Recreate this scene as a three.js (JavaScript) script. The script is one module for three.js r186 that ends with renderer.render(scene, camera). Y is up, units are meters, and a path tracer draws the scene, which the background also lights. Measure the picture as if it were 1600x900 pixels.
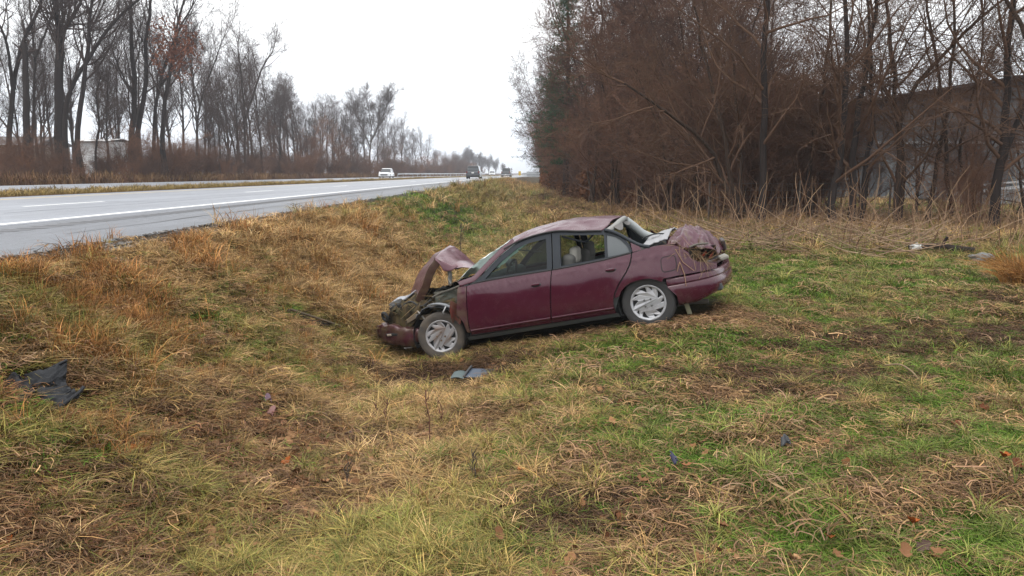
import * as THREE from 'three';
import { RoundedBoxGeometry } from 'three/addons/geometries/RoundedBoxGeometry.js';
import { TessellateModifier } from 'three/addons/modifiers/TessellateModifier.js';
import { mergeGeometries } from 'three/addons/utils/BufferGeometryUtils.js';
import { createNoise2D, createNoise3D } from 'simplex-noise';

// ---------------------------------------------------------------- camera, sky, sun, exposure
const scene = new THREE.Scene();
const FOCAL = 1209, EYE = 0.72;                                   // focal length in pixels of a 1600-wide frame; eye above the road
const YAW = Math.atan(34 / FOCAL), PITCH = Math.atan(179 / FOCAL);
const camera = new THREE.PerspectiveCamera(2 * Math.atan(450 / FOCAL) * 180 / Math.PI, 16 / 9, 0.1, 6000);
camera.position.set(0, EYE, 0);
camera.rotation.order = 'YXZ';
camera.rotation.set(-PITCH, YAW, 0);

{ // overcast sky: grey-blue at the horizon, white higher up
  const W = 256, H = 128, d = new Float32Array(W * H * 4);
  const stops = [[-90, .30, .29, .27], [-1, .52, .53, .54], [0, .78, .84, .93], [3, .88, .93, 1.0], [7, 1.02, 1.05, 1.09], [12, 1.16, 1.17, 1.18], [25, 1.36, 1.365, 1.37], [50, 1.62, 1.62, 1.62], [90, 1.8, 1.8, 1.8]];
  for (let j = 0; j < H; j++) {
    const el = ((j + .5) / H - .5) * 180;
    let k = 0; while (k < stops.length - 2 && el > stops[k + 1][0]) k++;
    const a = stops[k], b = stops[k + 1], t = THREE.MathUtils.clamp((el - a[0]) / (b[0] - a[0]), 0, 1);
    for (let i = 0; i < W; i++) { const w = i / W * 2 * Math.PI, tone = 1 + .022 * Math.sin(3 * w + j * .31) + .018 * Math.sin(7 * w - j * .47) + .014 * Math.sin(13 * w + j * .9); for (let c = 0; c < 4; c++) d[(j * W + i) * 4 + c] = c === 3 ? 1 : (a[c + 1] + (b[c + 1] - a[c + 1]) * t) * tone; }
  }
  const t = new THREE.DataTexture(d, W, H, THREE.RGBAFormat, THREE.FloatType);
  t.mapping = THREE.EquirectangularReflectionMapping; t.magFilter = THREE.LinearFilter; t.needsUpdate = true;
  scene.background = t; scene.environment = t;
}
const sun = new THREE.DirectionalLight(new THREE.Color(1, .97, .92), 0.7);
sun.name = 'sun';
sun.position.set(-25, 60, 20); sun.target.position.set(0, 0, -10);
sun.castShadow = true; sun.shadow.radius = 45; sun.shadow.mapSize.set(2048, 2048);
Object.assign(sun.shadow.camera, { left: -60, right: 60, top: 60, bottom: -60, near: 1, far: 200 });
scene.add(sun, sun.target);
const renderer = new THREE.WebGLRenderer({ antialias: true });
renderer.setSize(1024, 576);
renderer.toneMapping = THREE.LinearToneMapping;
renderer.toneMappingExposure = 1.5;
renderer.shadowMap.enabled = true;
scene.fog = new THREE.FogExp2(new THREE.Color(.86, .9, .97), 0.0006);

// ---------------------------------------------------------------- helpers
const { lerp, clamp, smoothstep } = THREE.MathUtils;
const V = (x, y, z) => new THREE.Vector3(x, y, z);
const rng = (seed) => () => { seed = (seed + 0x6d2b79f5) | 0; let t = Math.imul(seed ^ (seed >>> 15), 1 | seed); t = (t + Math.imul(t ^ (t >>> 7), 61 | t)) ^ t; return ((t ^ (t >>> 14)) >>> 0) / 4294967296; };
const n2 = createNoise2D(rng(11)), n3 = createNoise3D(rng(12));
const fbm2 = (x, y, o = 4) => { let s = 0, a = .5; for (let i = 0; i < o; i++) { s += a * n2(x, y); x *= 2.03; y *= 2.03; a *= .5; } return s; };
const fbm3 = (x, y, z, o = 3) => { let s = 0, a = .5; for (let i = 0; i < o; i++) { s += a * n3(x, y, z); x *= 2.03; y *= 2.03; z *= 2.03; a *= .5; } return s; };
const table = (xs, ys, x) => { if (x <= xs[0]) return ys[0]; for (let i = 1; i < xs.length; i++) if (x < xs[i]) { const t = (x - xs[i - 1]) / (xs[i] - xs[i - 1]); return ys[i - 1] + (ys[i] - ys[i - 1]) * t; } return ys[ys.length - 1]; };
const C = (r, g, b) => new THREE.Color().setRGB(r, g, b);
const std = (r, g, b, rough = .8, more = {}) => { const { metal = 0, ...o } = more; return new THREE.MeshStandardMaterial({ color: C(r, g, b), roughness: rough, metalness: metal, ...o }); };
const matte = (r, g, b, rough = .9, more = {}) => new THREE.MeshPhysicalMaterial({ color: C(r, g, b), roughness: rough, specularIntensity: .16, ...more });
const phys = (r, g, b, rough = .5, more = {}) => new THREE.MeshPhysicalMaterial({ color: C(r, g, b), roughness: rough, ...more });
const used = new Map();
function numbered(name) { const k = used.get(name) ?? 0; used.set(name, k + 1); return k ? `${name}_${String(k).padStart(3, '0')}` : name; }
function tag(o, label, category, group) { o.userData.label = label; if (category) o.userData.category = category; if (group) o.userData.group = group; return o; }
function thing(name, label, category, pos = [0, 0, 0], turn = 0, group) {
  const o = new THREE.Group(); o.name = numbered(name); o.position.set(...pos); o.rotation.y = turn; scene.add(o);
  return tag(o, label, category, group);
}
function put(name, geo, mat, parent = scene) { const m = new THREE.Mesh(geo, mat); m.name = parent === scene ? numbered(name) : name; parent.add(m); return m; }
function structure(name, geo, mat, label, parent = scene) { const m = put(name, geo, mat, parent); m.userData.kind = 'structure'; if (label) m.userData.label = label; return m; }
function copyOf(src, label, pos, turn = 0, scale = 1, group) {
  const c = src.clone(); c.name = numbered(src.name.replace(/_\d{3}$/, '')); c.position.set(...pos); c.rotation.y = turn; c.scale.setScalar(scale); scene.add(c);
  c.userData = { ...src.userData, label }; if (group) c.userData.group = group; return c;
}
class Mesher {                                                        // collects triangles, with optional colours
  constructor() { this.p = []; this.i = []; this.c = []; this.uv = []; }
  v(x, y, z, c) { this.p.push(x, y, z); if (c) this.c.push(c.r, c.g, c.b); return this.p.length / 3 - 1; }
  tri(a, b, c) { this.i.push(a, b, c); }
  quad(a, b, c, d) { this.i.push(a, b, c, a, c, d); }
  tube(pts, rad, sides, col, cap = true) {
    const t = V(), ref = V(.31, .2, .93), a = V(), b = V(); let prev = -1;
    for (let k = 0; k < pts.length; k++) {
      t.copy(pts[Math.min(k + 1, pts.length - 1)]).sub(pts[Math.max(k - 1, 0)]).normalize();
      if (Math.abs(t.dot(ref)) > .95) ref.set(.9, .3, -.2);
      a.crossVectors(t, ref).normalize(); b.crossVectors(t, a); ref.crossVectors(a, t).normalize();
      const r = typeof rad === 'function' ? rad(k / (pts.length - 1)) : rad[k], first = this.p.length / 3;
      for (let s = 0; s < sides; s++) { const w = s / sides * 6.28318, cs = Math.cos(w) * r, sn = Math.sin(w) * r; this.v(pts[k].x + a.x * cs + b.x * sn, pts[k].y + a.y * cs + b.y * sn, pts[k].z + a.z * cs + b.z * sn, col); }
      if (prev >= 0) for (let s = 0; s < sides; s++) { const q = (s + 1) % sides; this.quad(prev + s, first + s, first + q, prev + q); }
      else if (cap && sides > 3) for (let s = 1; s < sides - 1; s++) this.tri(first, first + s, first + s + 1);
      prev = first;
    }
    if (cap && sides > 3) for (let s = 1; s < sides - 1; s++) this.tri(prev, prev + s + 1, prev + s);
  }
  geo(smooth = true) {
    const g = new THREE.BufferGeometry();
    g.setAttribute('position', new THREE.BufferAttribute(new Float32Array(this.p), 3));
    if (this.c.length) g.setAttribute('color', new THREE.BufferAttribute(new Float32Array(this.c), 3));
    if (this.uv.length) g.setAttribute('uv', new THREE.BufferAttribute(new Float32Array(this.uv), 2));
    g.setIndex(new THREE.BufferAttribute(new Uint32Array(this.i), 1));
    if (smooth) g.computeVertexNormals();
    return g;
  }
}
// a sheet of nu x nv points from fn(a, b) -> [x, y, z] (a, b in 0..1); thick > 0 gives it a second side and rims
function sheet(nu, nv, fn, thick = 0, colour) {
  const m = new Mesher(), P = [];
  for (let j = 0; j <= nv; j++) for (let i = 0; i <= nu; i++) P.push(V(...fn(i / nu, j / nv)));
  const at = (i, j) => P[clamp(j, 0, nv) * (nu + 1) + clamp(i, 0, nu)], N = [];
  for (let j = 0; j <= nv; j++) for (let i = 0; i <= nu; i++) N.push(V().crossVectors(at(i + 1, j).clone().sub(at(i - 1, j)), at(i, j + 1).clone().sub(at(i, j - 1))).normalize());
  P.forEach((p, k) => { m.v(p.x, p.y, p.z, colour && colour(p, (k % (nu + 1)) / nu, Math.floor(k / (nu + 1)) / nv)); m.uv.push((k % (nu + 1)) / nu, Math.floor(k / (nu + 1)) / nv); });
  const id = (i, j) => j * (nu + 1) + i;
  for (let j = 0; j < nv; j++) for (let i = 0; i < nu; i++) m.quad(id(i, j), id(i + 1, j), id(i + 1, j + 1), id(i, j + 1));
  if (thick) {
    const o = P.length;
    P.forEach((p, k) => { const q = p.clone().addScaledVector(N[k], -thick); m.v(q.x, q.y, q.z, colour && colour(p, (k % (nu + 1)) / nu, Math.floor(k / (nu + 1)) / nv)); m.uv.push((k % (nu + 1)) / nu, Math.floor(k / (nu + 1)) / nv); });
    for (let j = 0; j < nv; j++) for (let i = 0; i < nu; i++) m.quad(o + id(i, j), o + id(i, j + 1), o + id(i + 1, j + 1), o + id(i + 1, j));
    for (let i = 0; i < nu; i++) { m.quad(id(i, 0), o + id(i, 0), o + id(i + 1, 0), id(i + 1, 0)); m.quad(id(i, nv), id(i + 1, nv), o + id(i + 1, nv), o + id(i, nv)); }
    for (let j = 0; j < nv; j++) { m.quad(id(0, j), id(0, j + 1), o + id(0, j + 1), o + id(0, j)); m.quad(id(nu, j), o + id(nu, j), o + id(nu, j + 1), id(nu, j + 1)); }
  }
  return m.geo();
}
const moved = (g, x, y, z, rx = 0, ry = 0, rz = 0) => g.applyMatrix4(new THREE.Matrix4().compose(V(x, y, z), new THREE.Quaternion().setFromEuler(new THREE.Euler(rx, ry, rz)), V(1, 1, 1)));
const rbox = (w, h, d, r = .02, seg = 2) => new RoundedBoxGeometry(w, h, d, seg, Math.min(r, w / 2.01, h / 2.01, d / 2.01));
const curve = (pts, n) => new THREE.CatmullRomCurve3(pts, false, 'centripetal').getPoints(n);
function tubeGeo(pts, r, n = 20, sides = 8) { const m = new Mesher(); m.tube(pts.length > 2 ? curve(pts, n) : pts, typeof r === 'function' ? r : () => r, sides); return m.geo(); }

// ---------------------------------------------------------------- terrain: a grassy ditch beside a raised highway
const bend = (s) => s < 40 ? 0 : s < 240 ? 1.6e-4 * (s - 40) ** 2 : 6.4 + .064 * (s - 240);
const KS = [-5, 0, 5, 9.3, 14, 22, 40, 70, 120, 200, 400, 3000];
const YB = [-1.15, -1.18, -1.38, -1.66, -1.55, -1.38, -1.22, -1.08, -.9, -.7, -.3, 0], YR = [-.98, -.98, -1.0, -1.06, -1.0, -.95, -.9, -.85, -.75, -.6, -.25, .0];
const CAR = { o: V(-.84266, -1.56188, -10.01036), x: V(.93102052, .21581945, .29431745), y: V(-.20578194, .97643329, -.0650525), z: V(-.30142095, 0, .95349117) };
function baseGround(x, s) {
  const xs = x - bend(s), yb = table(KS, YB, s), yr = table(KS, YR, s), xc = -1.45;
  let y;
  if (xs < -32) y = lerp(-.05, .35, smoothstep(-xs, 32, 38)) + .5 * smoothstep(-xs, 38, 200);
  else if (xs < -4.75) y = xs < -16.4 && xs > -20.6 ? .02 - .1 * Math.sin((xs + 20.6) / 4.2 * Math.PI) : -.07;
  else if (xs < xc) { const t = (xc - xs) / 3.0; y = lerp(yb, -.012, smoothstep(clamp(t, 0, 1), 0, 1) * .8 + clamp(t, 0, 1) * .2); }
  else { const t = clamp((xs - xc) / 3.0, 0, 1); y = lerp(yb, yr, smoothstep(t, 0, 1)); if (xs > 1.55) y = lerp(yr, -.78, smoothstep(xs, 1.55, 7.5)); }
  const rough = xs > -4.5 || xs < -34 ? smoothstep(Math.abs(xs), 0, 1) : 0;
  if (xs > -4.4 && s < 140) y += (.055 * fbm2(x * .8, s * .8, 3) + .03 * fbm2(x * 2.9 + 7, s * 2.9, 2)) * smoothstep(xs, -4.4, -3.6) * rough ** .2;
  return y;
}
function ground(x, s) {
  let y = baseGround(x, s);
  const dx = x - CAR.o.x, dz = -s - CAR.o.z, u = dx * CAR.x.x / .9765 + dz * CAR.x.z / .9765, w = dx * CAR.z.x + dz * CAR.z.z;
  const uu = u / .9765, d = Math.hypot(Math.max(0, -.35 - uu, uu - 3.0), Math.max(0, Math.abs(w) - .95));
  if (d < 1.1) { const plane = CAR.o.y - (CAR.y.x * dx + CAR.y.z * dz) / CAR.y.y + .03; y = lerp(plane, y, smoothstep(d, 0, 1.1)); if (d < .2) y += .012 * n2(x * 5, s * 5); }
  return y;
}
function ray(px, py) {                                                 // direction of a picture point (1600 x 900), per metre of depth
  const d = V((px - 800) / FOCAL, -(py - 450) / FOCAL, -1).applyEuler(camera.rotation); return d.divideScalar(-d.z);
}
const at = (px, py, s) => ray(px, py).multiplyScalar(s).add(camera.position);
function groundAt(px, py) {
  const d = ray(px, py); let s = 1.5;
  for (; s < 400; s *= 1.004) if (EYE + d.y * s < ground(d.x * s, s)) break;
  return V(d.x * s, ground(d.x * s, s), -s);
}
// ---------------------------------------------------------------- what covers the ground where
const blobs = [];                                                      // [x, s, rx, rs, kind, strength]
function blob(px, py, rx, rs, kind, k = 1) { const p = groundAt(px, py); blobs.push([p.x, -p.z, rx, rs, kind, k]); }
const KINDS = ['green', 'olive', 'straw', 'rust', 'thatch', 'dirt', 'leaves'];
// green patches
blob(330, 500, .55, .5, 'green', 1); blob(250, 440, .5, .5, 'green', .8); blob(400, 445, .5, .6, 'green', .8); blob(450, 470, .7, .4, 'olive', .9);
blob(560, 560, .5, .35, 'olive', 1.1); blob(60, 680, .35, .25, 'green', 1); blob(130, 640, .4, .2, 'olive', 1); blob(260, 870, .5, .2, 'olive', 1.3); blob(90, 760, .4, .3, 'olive', .8);
blob(690, 322, 2.2, 12, 'green', 1.1); blob(770, 303, 2.2, 22, 'olive', 1.1); blob(720, 345, 2, 5, 'green', .9); blob(660, 330, 2, 6, 'green', .7); blob(620, 760, .3, .2, 'straw', 1.3); blob(680, 640, .5, .3, 'straw', 1); blob(480, 640, .35, .25, 'straw', 1.2);
blob(960, 560, 1.2, 1.0, 'green', .9); blob(1000, 660, .8, .7, 'green', .8); blob(1060, 700, .6, .4, 'green', .9); blob(1250, 420, 2.6, 1.6, 'green', 1); blob(1560, 560, .9, .9, 'green', 1.1); blob(1400, 680, .9, .6, 'green', .9);
blob(1150, 870, .5, .3, 'green', .7); blob(820, 700, .35, .4, 'green', .8); blob(1560, 830, .5, .4, 'green', .8); blob(1180, 450, 1.2, 1.2, 'green', .8); blob(840, 640, .3, .25, 'green', .7);
// thatch, soil and leaves
blob(1140, 600, .85, .6, 'dirt', 1.3); blob(1120, 620, .5, .3, 'thatch', 1); blob(1330, 590, .7, .35, 'dirt', 1.0); blob(1450, 530, 1.3, .6, 'dirt', 2); blob(1560, 470, .6, .5, 'dirt', .9); blob(900, 740, .4, .28, 'thatch', 1.2); blob(880, 815, .5, .3, 'dirt', 2.2);
blob(980, 800, .45, .22, 'dirt', 1.6); blob(1040, 860, .5, .25, 'thatch', 1.3); blob(760, 660, .6, .35, 'thatch', 1.2); blob(730, 585, .8, .5, 'dirt', 2); blob(640, 590, .7, .4, 'dirt', 1.4); blob(620, 690, .4, .3, 'dirt', 1); blob(300, 770, .5, .3, 'olive', 1); blob(470, 860, .5, .25, 'olive', 1.2); blob(680, 850, .5, .3, 'olive', 1.1); blob(800, 860, .35, .25, 'green', .8); blob(1230, 690, .5, .3, 'thatch', 1.1);
blob(1330, 780, .45, .25, 'thatch', .9); blob(1500, 760, .4, .25, 'thatch', 1); blob(1080, 770, .3, .2, 'thatch', .8); blob(1060, 500, .7, .6, 'thatch', 1); blob(1150, 500, 1.0, .4, 'thatch', .9); blob(920, 505, 1.1, .4, 'dirt', .9);
blob(560, 760, .6, .5, 'leaves', 1); blob(420, 660, .6, .5, 'leaves', .9); blob(200, 830, .6, .4, 'leaves', 1); blob(330, 720, .8, .6, 'leaves', .8); blob(60, 850, .4, .3, 'leaves', 1.1); blob(520, 690, .6, .4, 'leaves', .9); blob(870, 310, 2.4, 10, 'leaves', 1.6);
blob(900, 330, 2.4, 5, 'leaves', 1.3);
// rusty tall grass on the road bank
blob(150, 420, .7, .5, 'rust', .5); blob(60, 440, .5, .4, 'rust', .4); blob(130, 550, .4, .25, 'rust', .8); blob(190, 500, .5, .35, 'rust', .8); blob(310, 390, 1.0, .6, 'rust', .3); blob(20, 400, .8, .6, 'straw', .8); blob(80, 490, .5, .4, 'olive', .9); blob(400, 530, .5, .4, 'olive', .7); blob(460, 395, 1.2, 1.2, 'rust', .7); blob(520, 370, 1.4, 2, 'rust', .4);
blob(250, 420, .5, .6, 'straw', 1); blob(400, 370, 1.6, 2, 'straw', 1.1); blob(560, 350, 1.6, 4, 'straw', .6); blob(1240, 445, 2.2, .9, 'green', 1.1); blob(1480, 440, 1.5, .7, 'green', 1); blob(1120, 660, .6, .4, 'green', .8); blob(1300, 850, .6, .3, 'green', 1); blob(1240, 760, .5, .3, 'green', .9); blob(480, 820, .4, .25, 'leaves', .8); blob(150, 665, .3, .2, 'rust', .7); blob(560, 410, 2, 2, 'straw', .9);
function cover(x, s) {
  const xs = x - bend(s), w = { green: .05, olive: .06, straw: .03, rust: 0, thatch: .1, dirt: 0, leaves: 0 };
  const wob = .9 * fbm2(x * .45 + 3, s * .45, 3), a = fbm2(x * 1.3 + 31, s * 1.3, 3), b = fbm2(x * 1.1 - 17, s * 1.1 + 5, 3), c = fbm2(x * 2.3 + 60, s * 2.3, 2);
  const right = smoothstep(xs + wob, -.4, 1.2), far = smoothstep(s, 13, 20);
  w.green += right * (1.5 + 1.2 * a) * (1 - far * smoothstep(-xs, -2.5, 1)); w.thatch += right * clamp(.08 - 1.4 * a + .9 * c, 0, 1.1); w.olive += right * clamp(-.1 + .5 * b, 0, 1); w.dirt += right * clamp(-.6 * a - .25 + .5 * c, 0, .8);
  const left = 1 - right;
  w.straw += left * clamp(.45 + .9 * b, .1, 1.3) * (.45 + .55 * smoothstep(s, 4, 7)); w.olive += left * clamp(.35 + 1.2 * a, 0, 1); w.green += left * clamp(.25 + 1.1 * n2(x * .8 + 90, s * .8) - .45, 0, .8); w.rust += left * clamp(.0 - 1.0 * b + .5 * c, 0, .7) * smoothstep(-xs, 1.0, 2.6); w.thatch += left * clamp(.3 - .9 * a, 0, 1.1); w.leaves += left * clamp(.12 - .8 * a + .6 * c, 0, .9) * (1 - smoothstep(s, 7, 11)) * (1 - smoothstep(-xs, 2.2, 3.4)); w.dirt += left * clamp(-.2 - .6 * a - .5 * c, 0, .6);
  if (s > 14) { const g = smoothstep(s, 14, 24) * smoothstep(xs, -3.9, -2.2) * (1 - smoothstep(xs, 1.2, 3)); w.green += g * clamp(.6 + 1.2 * fbm2(x * .4, s * .13, 3), 0, 1.4); w.straw += smoothstep(s, 14, 24) * .35; }
  const e = edgeDepth(x, s);
  if (e > -2.6) { const k = smoothstep(e, -2.6, -.6) * (1 - .85 * smoothstep(e, 6, 8)); w.leaves += 1.8 * k * (s > 24 && x < 7 ? 1.5 : .8); w.thatch += 1.6 * k; w.straw += .7 * k; w.green *= 1 - .9 * k; if (e > 6) w.green += 1.2; }
  for (const [bx, bs, rx, rs, kind, k] of blobs) { const d = ((x - bx) / rx) ** 2 + ((s - bs) / rs) ** 2; if (d < 4) { const f = k * 1.6 * Math.exp(-d * 1.1) * (1 + .8 * c); w[kind] += f; const o = 1 - .6 * clamp(f, 0, 1); for (const q of KINDS) if (q !== kind) w[q] *= o; } }
  let t = 0; for (const k of KINDS) { w[k] = Math.max(0, w[k]); t += w[k]; } for (const k of KINDS) w[k] /= t || 1;
  return w;
}
// the front edge of the thicket on the right: > 0 inside it, metres
const EDGE = [[30, 17], [20, 19.5], [13, 21], [9.5, 22.6], [6.6, 25.5], [4.6, 34], [3.1, 48], [2.3, 70], [2.6, 110], [5, 160], [14, 300]];
function edgeDepth(x, s) {
  let best = 1e9, side = -1;
  for (let i = 0; i < EDGE.length - 1; i++) {
    const [ax, as] = EDGE[i], [bx, bs] = EDGE[i + 1], vx = bx - ax, vs = bs - as, t = clamp(((x - ax) * vx + (s - as) * vs) / (vx * vx + vs * vs), 0, 1), dx = x - ax - vx * t, ds = s - as - vs * t, d = Math.hypot(dx, ds);
    if (d < best) { best = d; side = vx * ds - vs * dx < 0 ? 1 : -1; }
  }
  return best * side;
}
const SOIL = { green: C(.046, .078, .012), olive: C(.1, .088, .026), straw: C(.165, .102, .048), rust: C(.13, .066, .032), thatch: C(.115, .072, .04), dirt: C(.046, .029, .018), leaves: C(.095, .049, .025) };

// ---------------------------------------------------------------- ground sheet
function litterTexture(seed, base, strokes) {                          // matted blades and crumbs, neutral so that the ground's own colours tint it
  const S = 1024, cv = document.createElement('canvas'); cv.width = cv.height = S;
  const g = cv.getContext('2d'), r = rng(seed); g.fillStyle = base; g.fillRect(0, 0, S, S);
  for (let k = 0; k < strokes; k++) {
    const x = r() * S, y = r() * S, a = r() * 6.283, l = 8 + r() * 46, b = Math.floor(70 + 185 * r() ** .9), w = .8 + 2.4 * r();
    g.strokeStyle = `rgba(${b},${Math.floor(b * (.9 + .1 * r()))},${Math.floor(b * (.78 + .2 * r()))},${.35 + .6 * r()})`; g.lineWidth = w;
    for (const ox of [0, -S, S]) for (const oy of [0, -S, S]) { if (x + ox < -60 || x + ox > S + 60 || y + oy < -60 || y + oy > S + 60) continue; g.beginPath(); g.moveTo(x + ox, y + oy); g.quadraticCurveTo(x + ox + Math.cos(a) * l * .5 + (r() - .5) * 8, y + oy + Math.sin(a) * l * .5 + (r() - .5) * 8, x + ox + Math.cos(a) * l, y + oy + Math.sin(a) * l); g.stroke(); }
  }
  const t = new THREE.CanvasTexture(cv); t.wrapS = t.wrapT = THREE.RepeatWrapping; t.colorSpace = THREE.SRGBColorSpace; return t;
}
const litter = litterTexture(5, '#6b6256', 9000), litterBump = litter.clone(); litterBump.colorSpace = THREE.NoColorSpace;
const groundMat = new THREE.MeshPhysicalMaterial({ vertexColors: true, roughness: .95, specularIntensity: .16, map: litter, bumpMap: litterBump, bumpScale: .02 });
{
  const xs = [], ss = [];
  for (let x = -1500; x < -60; x += 120) xs.push(x); for (let x = -60; x < -6; x += 1.5) xs.push(x); for (let x = -6; x < 9; x += .09) xs.push(x); for (let x = 9; x < 30; x += .45) xs.push(x); for (let x = 30; x < 60; x += 3) xs.push(x); for (let x = 60; x <= 1500; x += 120) xs.push(x);
  for (let s = -40; s < -3; s += 3) ss.push(s); for (let s = -3; s < 1.5; s += .3) ss.push(s); for (let s = 1.5; s < 14; s += .085) ss.push(s); for (let s = 14, d = .1; s < 1800; d *= 1.035, s += d) ss.push(s); ss.push(1900);
  const m = new Mesher(), col = C(0, 0, 0), nx = xs.length;
  for (const s of ss) for (const x of xs) {
    const w = x > -8 && x < 34 && s < 190 ? cover(x, s) : null; col.setRGB(0, 0, 0);
    if (w) for (const k of KINDS) { const c = SOIL[k]; col.r += c.r * w[k]; col.g += c.g * w[k]; col.b += c.b * w[k]; }
    else if (x < -32) col.copy(SOIL.rust).lerp(SOIL.thatch, .5 + .5 * n2(x * .2, s * .2)); else if (x < -4) col.setRGB(.17, .115, .05).lerp(SOIL.rust, clamp(.3 + .5 * n2(x * .3, s * .1), 0, 1)); else col.copy(SOIL.olive);
    const xb = x - bend(s); if (xb < -3.6 && xb > -5.6 && s < 160) { const k = smoothstep(-xb, 3.7, 4.25) * clamp(.75 + .8 * n2(x * 2, s * .7), 0, 1); col.lerp(C(.17, .155, .14), k * (1 - smoothstep(s, 40, 70))); }   // gravel at the pavement edge
    const f = 1.15 * (1 + .3 * fbm2(x * 6, s * 6, 2)); col.multiplyScalar(f * 1.25);
    m.v(x, ground(x, s), -s, col); m.uv.push(x / 1.7, s / 1.7);
  }
  for (let j = 0; j < ss.length - 1; j++) for (let i = 0; i < nx - 1; i++) { const a = j * nx + i; m.quad(a, a + 1, a + nx + 1, a + nx); }
  structure('ground', m.geo(), groundMat, 'rough grassy ground with a ditch beside the highway');
}

// ---------------------------------------------------------------- the two carriageways
function speckle(seed, mean, spread, scale) {
  const S = 512, d = new Uint8Array(S * S * 4), r = rng(seed);
  for (let k = 0; k < S * S; k++) { const x = k % S, y = Math.floor(k / S), a = Math.cos(x / S * 6.2832) * scale, b = Math.sin(x / S * 6.2832) * scale, c = y / S * scale * 3; const v = mean + spread * (r() - .5) + 16 * fbm3(a, b, c, 3); d[k * 4] = v; d[k * 4 + 1] = v; d[k * 4 + 2] = v * 1.01; d[k * 4 + 3] = 255; }
  const t = new THREE.DataTexture(d, S, S, THREE.RGBAFormat); t.wrapS = t.wrapT = THREE.RepeatWrapping; t.magFilter = THREE.LinearFilter; t.colorSpace = THREE.SRGBColorSpace; t.needsUpdate = true; return t;
}
const laneTex = speckle(21, 176, 44, 1.4), shoulderTex = speckle(22, 150, 60, 1.8);
const laneMat = new THREE.MeshStandardMaterial({ vertexColors: true, map: laneTex, roughness: .52, color: C(.43, .46, .51) }), shoulderMat = new THREE.MeshStandardMaterial({ vertexColors: true, map: shoulderTex, roughness: .6, color: C(.34, .365, .405) });
const paintWhite = std(.78, .78, .76, .55), paintYellow = std(.62, .42, .1, .55);
function ribbon(d0, d1, y, s0 = -30, s1 = 900, thick = 0) {            // a strip of road between two distances left of the axis
  const m = new Mesher(), n = Math.max(1, Math.round((s1 - s0) / 3)), cols = Math.max(2, Math.round((d1 - d0) / .3));
  let prev = -1;
  for (let k = 0; k <= n; k++) {
    const s = lerp(s0, s1, k / n), b = bend(s), f = m.p.length / 3;
    const across = thick ? Array.from({ length: cols + 1 }, (_, q) => [lerp(d1, d0, q / cols), y]) : [[d1, y], [d0, y]];
    for (const [d, yy] of thick ? [[d1, y - thick], ...across, [d0, y - thick]] : across) { const lane = ((d - 7.6) % 3.6 + 3.6) % 3.6, wear = thick ? 1 - .16 * (Math.exp(-(((lane - .95) / .33) ** 2)) + Math.exp(-(((lane - 2.65) / .33) ** 2))) - .1 * Math.exp(-(((lane - 1.8) / .3) ** 2)) * (d > 7.6 ? 1 : 0) + .1 * n2(d * .9, s * .06) + .06 * n2(d * 3, s * .5) : 1; m.v(b - d, yy, -s, C(wear, wear, wear)); m.uv.push(d / 2.2, s / 4.4); }
    if (prev >= 0) for (let q = 0; q < (thick ? cols + 2 : 1); q++) m.quad(prev + q, prev + q + 1, f + q + 1, f + q);
    prev = f;
  }
  return thick ? m.geo(false) : m.geo();
}
const road = structure('road', ribbon(7.35, 16.1, 0, -30, 900, .12), laneMat, 'pale grey near carriageway of the highway');
structure('road_shoulder', ribbon(4.6, 7.35, -.004, -30, 900, .12), shoulderMat, 'darker paved shoulder of the near carriageway', road);
structure('edge_line', ribbon(7.5, 7.66, .004), paintWhite, 'white edge line', road);
structure('edge_line', ribbon(14.7, 14.84, .004), paintYellow, 'yellow median line', road);
for (let k = 0; k < 22; k++) structure('lane_dash', ribbon(11.1, 11.23, .004, 16.7 + k * 13.2, 19.9 + k * 13.2), paintWhite, null, road);
{ // sealed cracks across and along the lanes
  const r = rng(33), seal = std(.045, .046, .05, .6);
  const crack = (from, to, w) => { const m = new Mesher(), k = 26; let prev = -1, o1 = r() * 50; for (let i = 0; i <= k; i++) { const t = i / k, d = lerp(from[0], to[0], t) + .12 * n2(t * 4, o1), s = lerp(from[1], to[1], t) + .25 * n2(t * 3, o1 + 9), dx = to[0] - from[0], ds = to[1] - from[1], l = Math.hypot(dx, ds), f = m.p.length / 3, ww = w * (.5 + r()); m.v(bend(s) - d - ds / l * ww, .0022, -s + dx / l * -ww); m.v(bend(s) - d + ds / l * ww, .0022, -s + dx / l * ww); if (prev >= 0) m.quad(prev, prev + 1, f + 1, f); prev = f; } return m.geo(); };
  for (let k = 0; k < 9; k++) { const s = 11 + k * 7.5 + 3 * r(); put('crack_seal', crack([7.4 + 2 * r(), s], [12 + 3.8 * r(), s + 1.5 * (r() - .5)], .022), seal, road); }
  put('crack_seal', crack([9.6, 14], [9.4, 44], .02), seal, road); put('crack_seal', crack([5.6, 9], [5.9, 30], .016), seal, road);
}
{ // rumble strip cut into the shoulder
  const m = new Mesher(); for (let s = 8; s < 60; s += .3) { const a = m.v(bend(s) - 6.9, .0005, -s), b = m.v(bend(s) - 6.5, .0005, -s), c = m.v(bend(s) - 6.5, .0005, -s - .13), d = m.v(bend(s) - 6.9, .0005, -s - .13); m.quad(a, b, c, d); }
  put('rumble_strip', m.geo(), std(.12, .12, .125, .8), road).userData.kind = 'stuff';
}
const road2 = structure('road', ribbon(20.8, 31.5, 0, -30, 900, .12), laneMat, 'far carriageway of the highway beyond the grass median');
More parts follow.
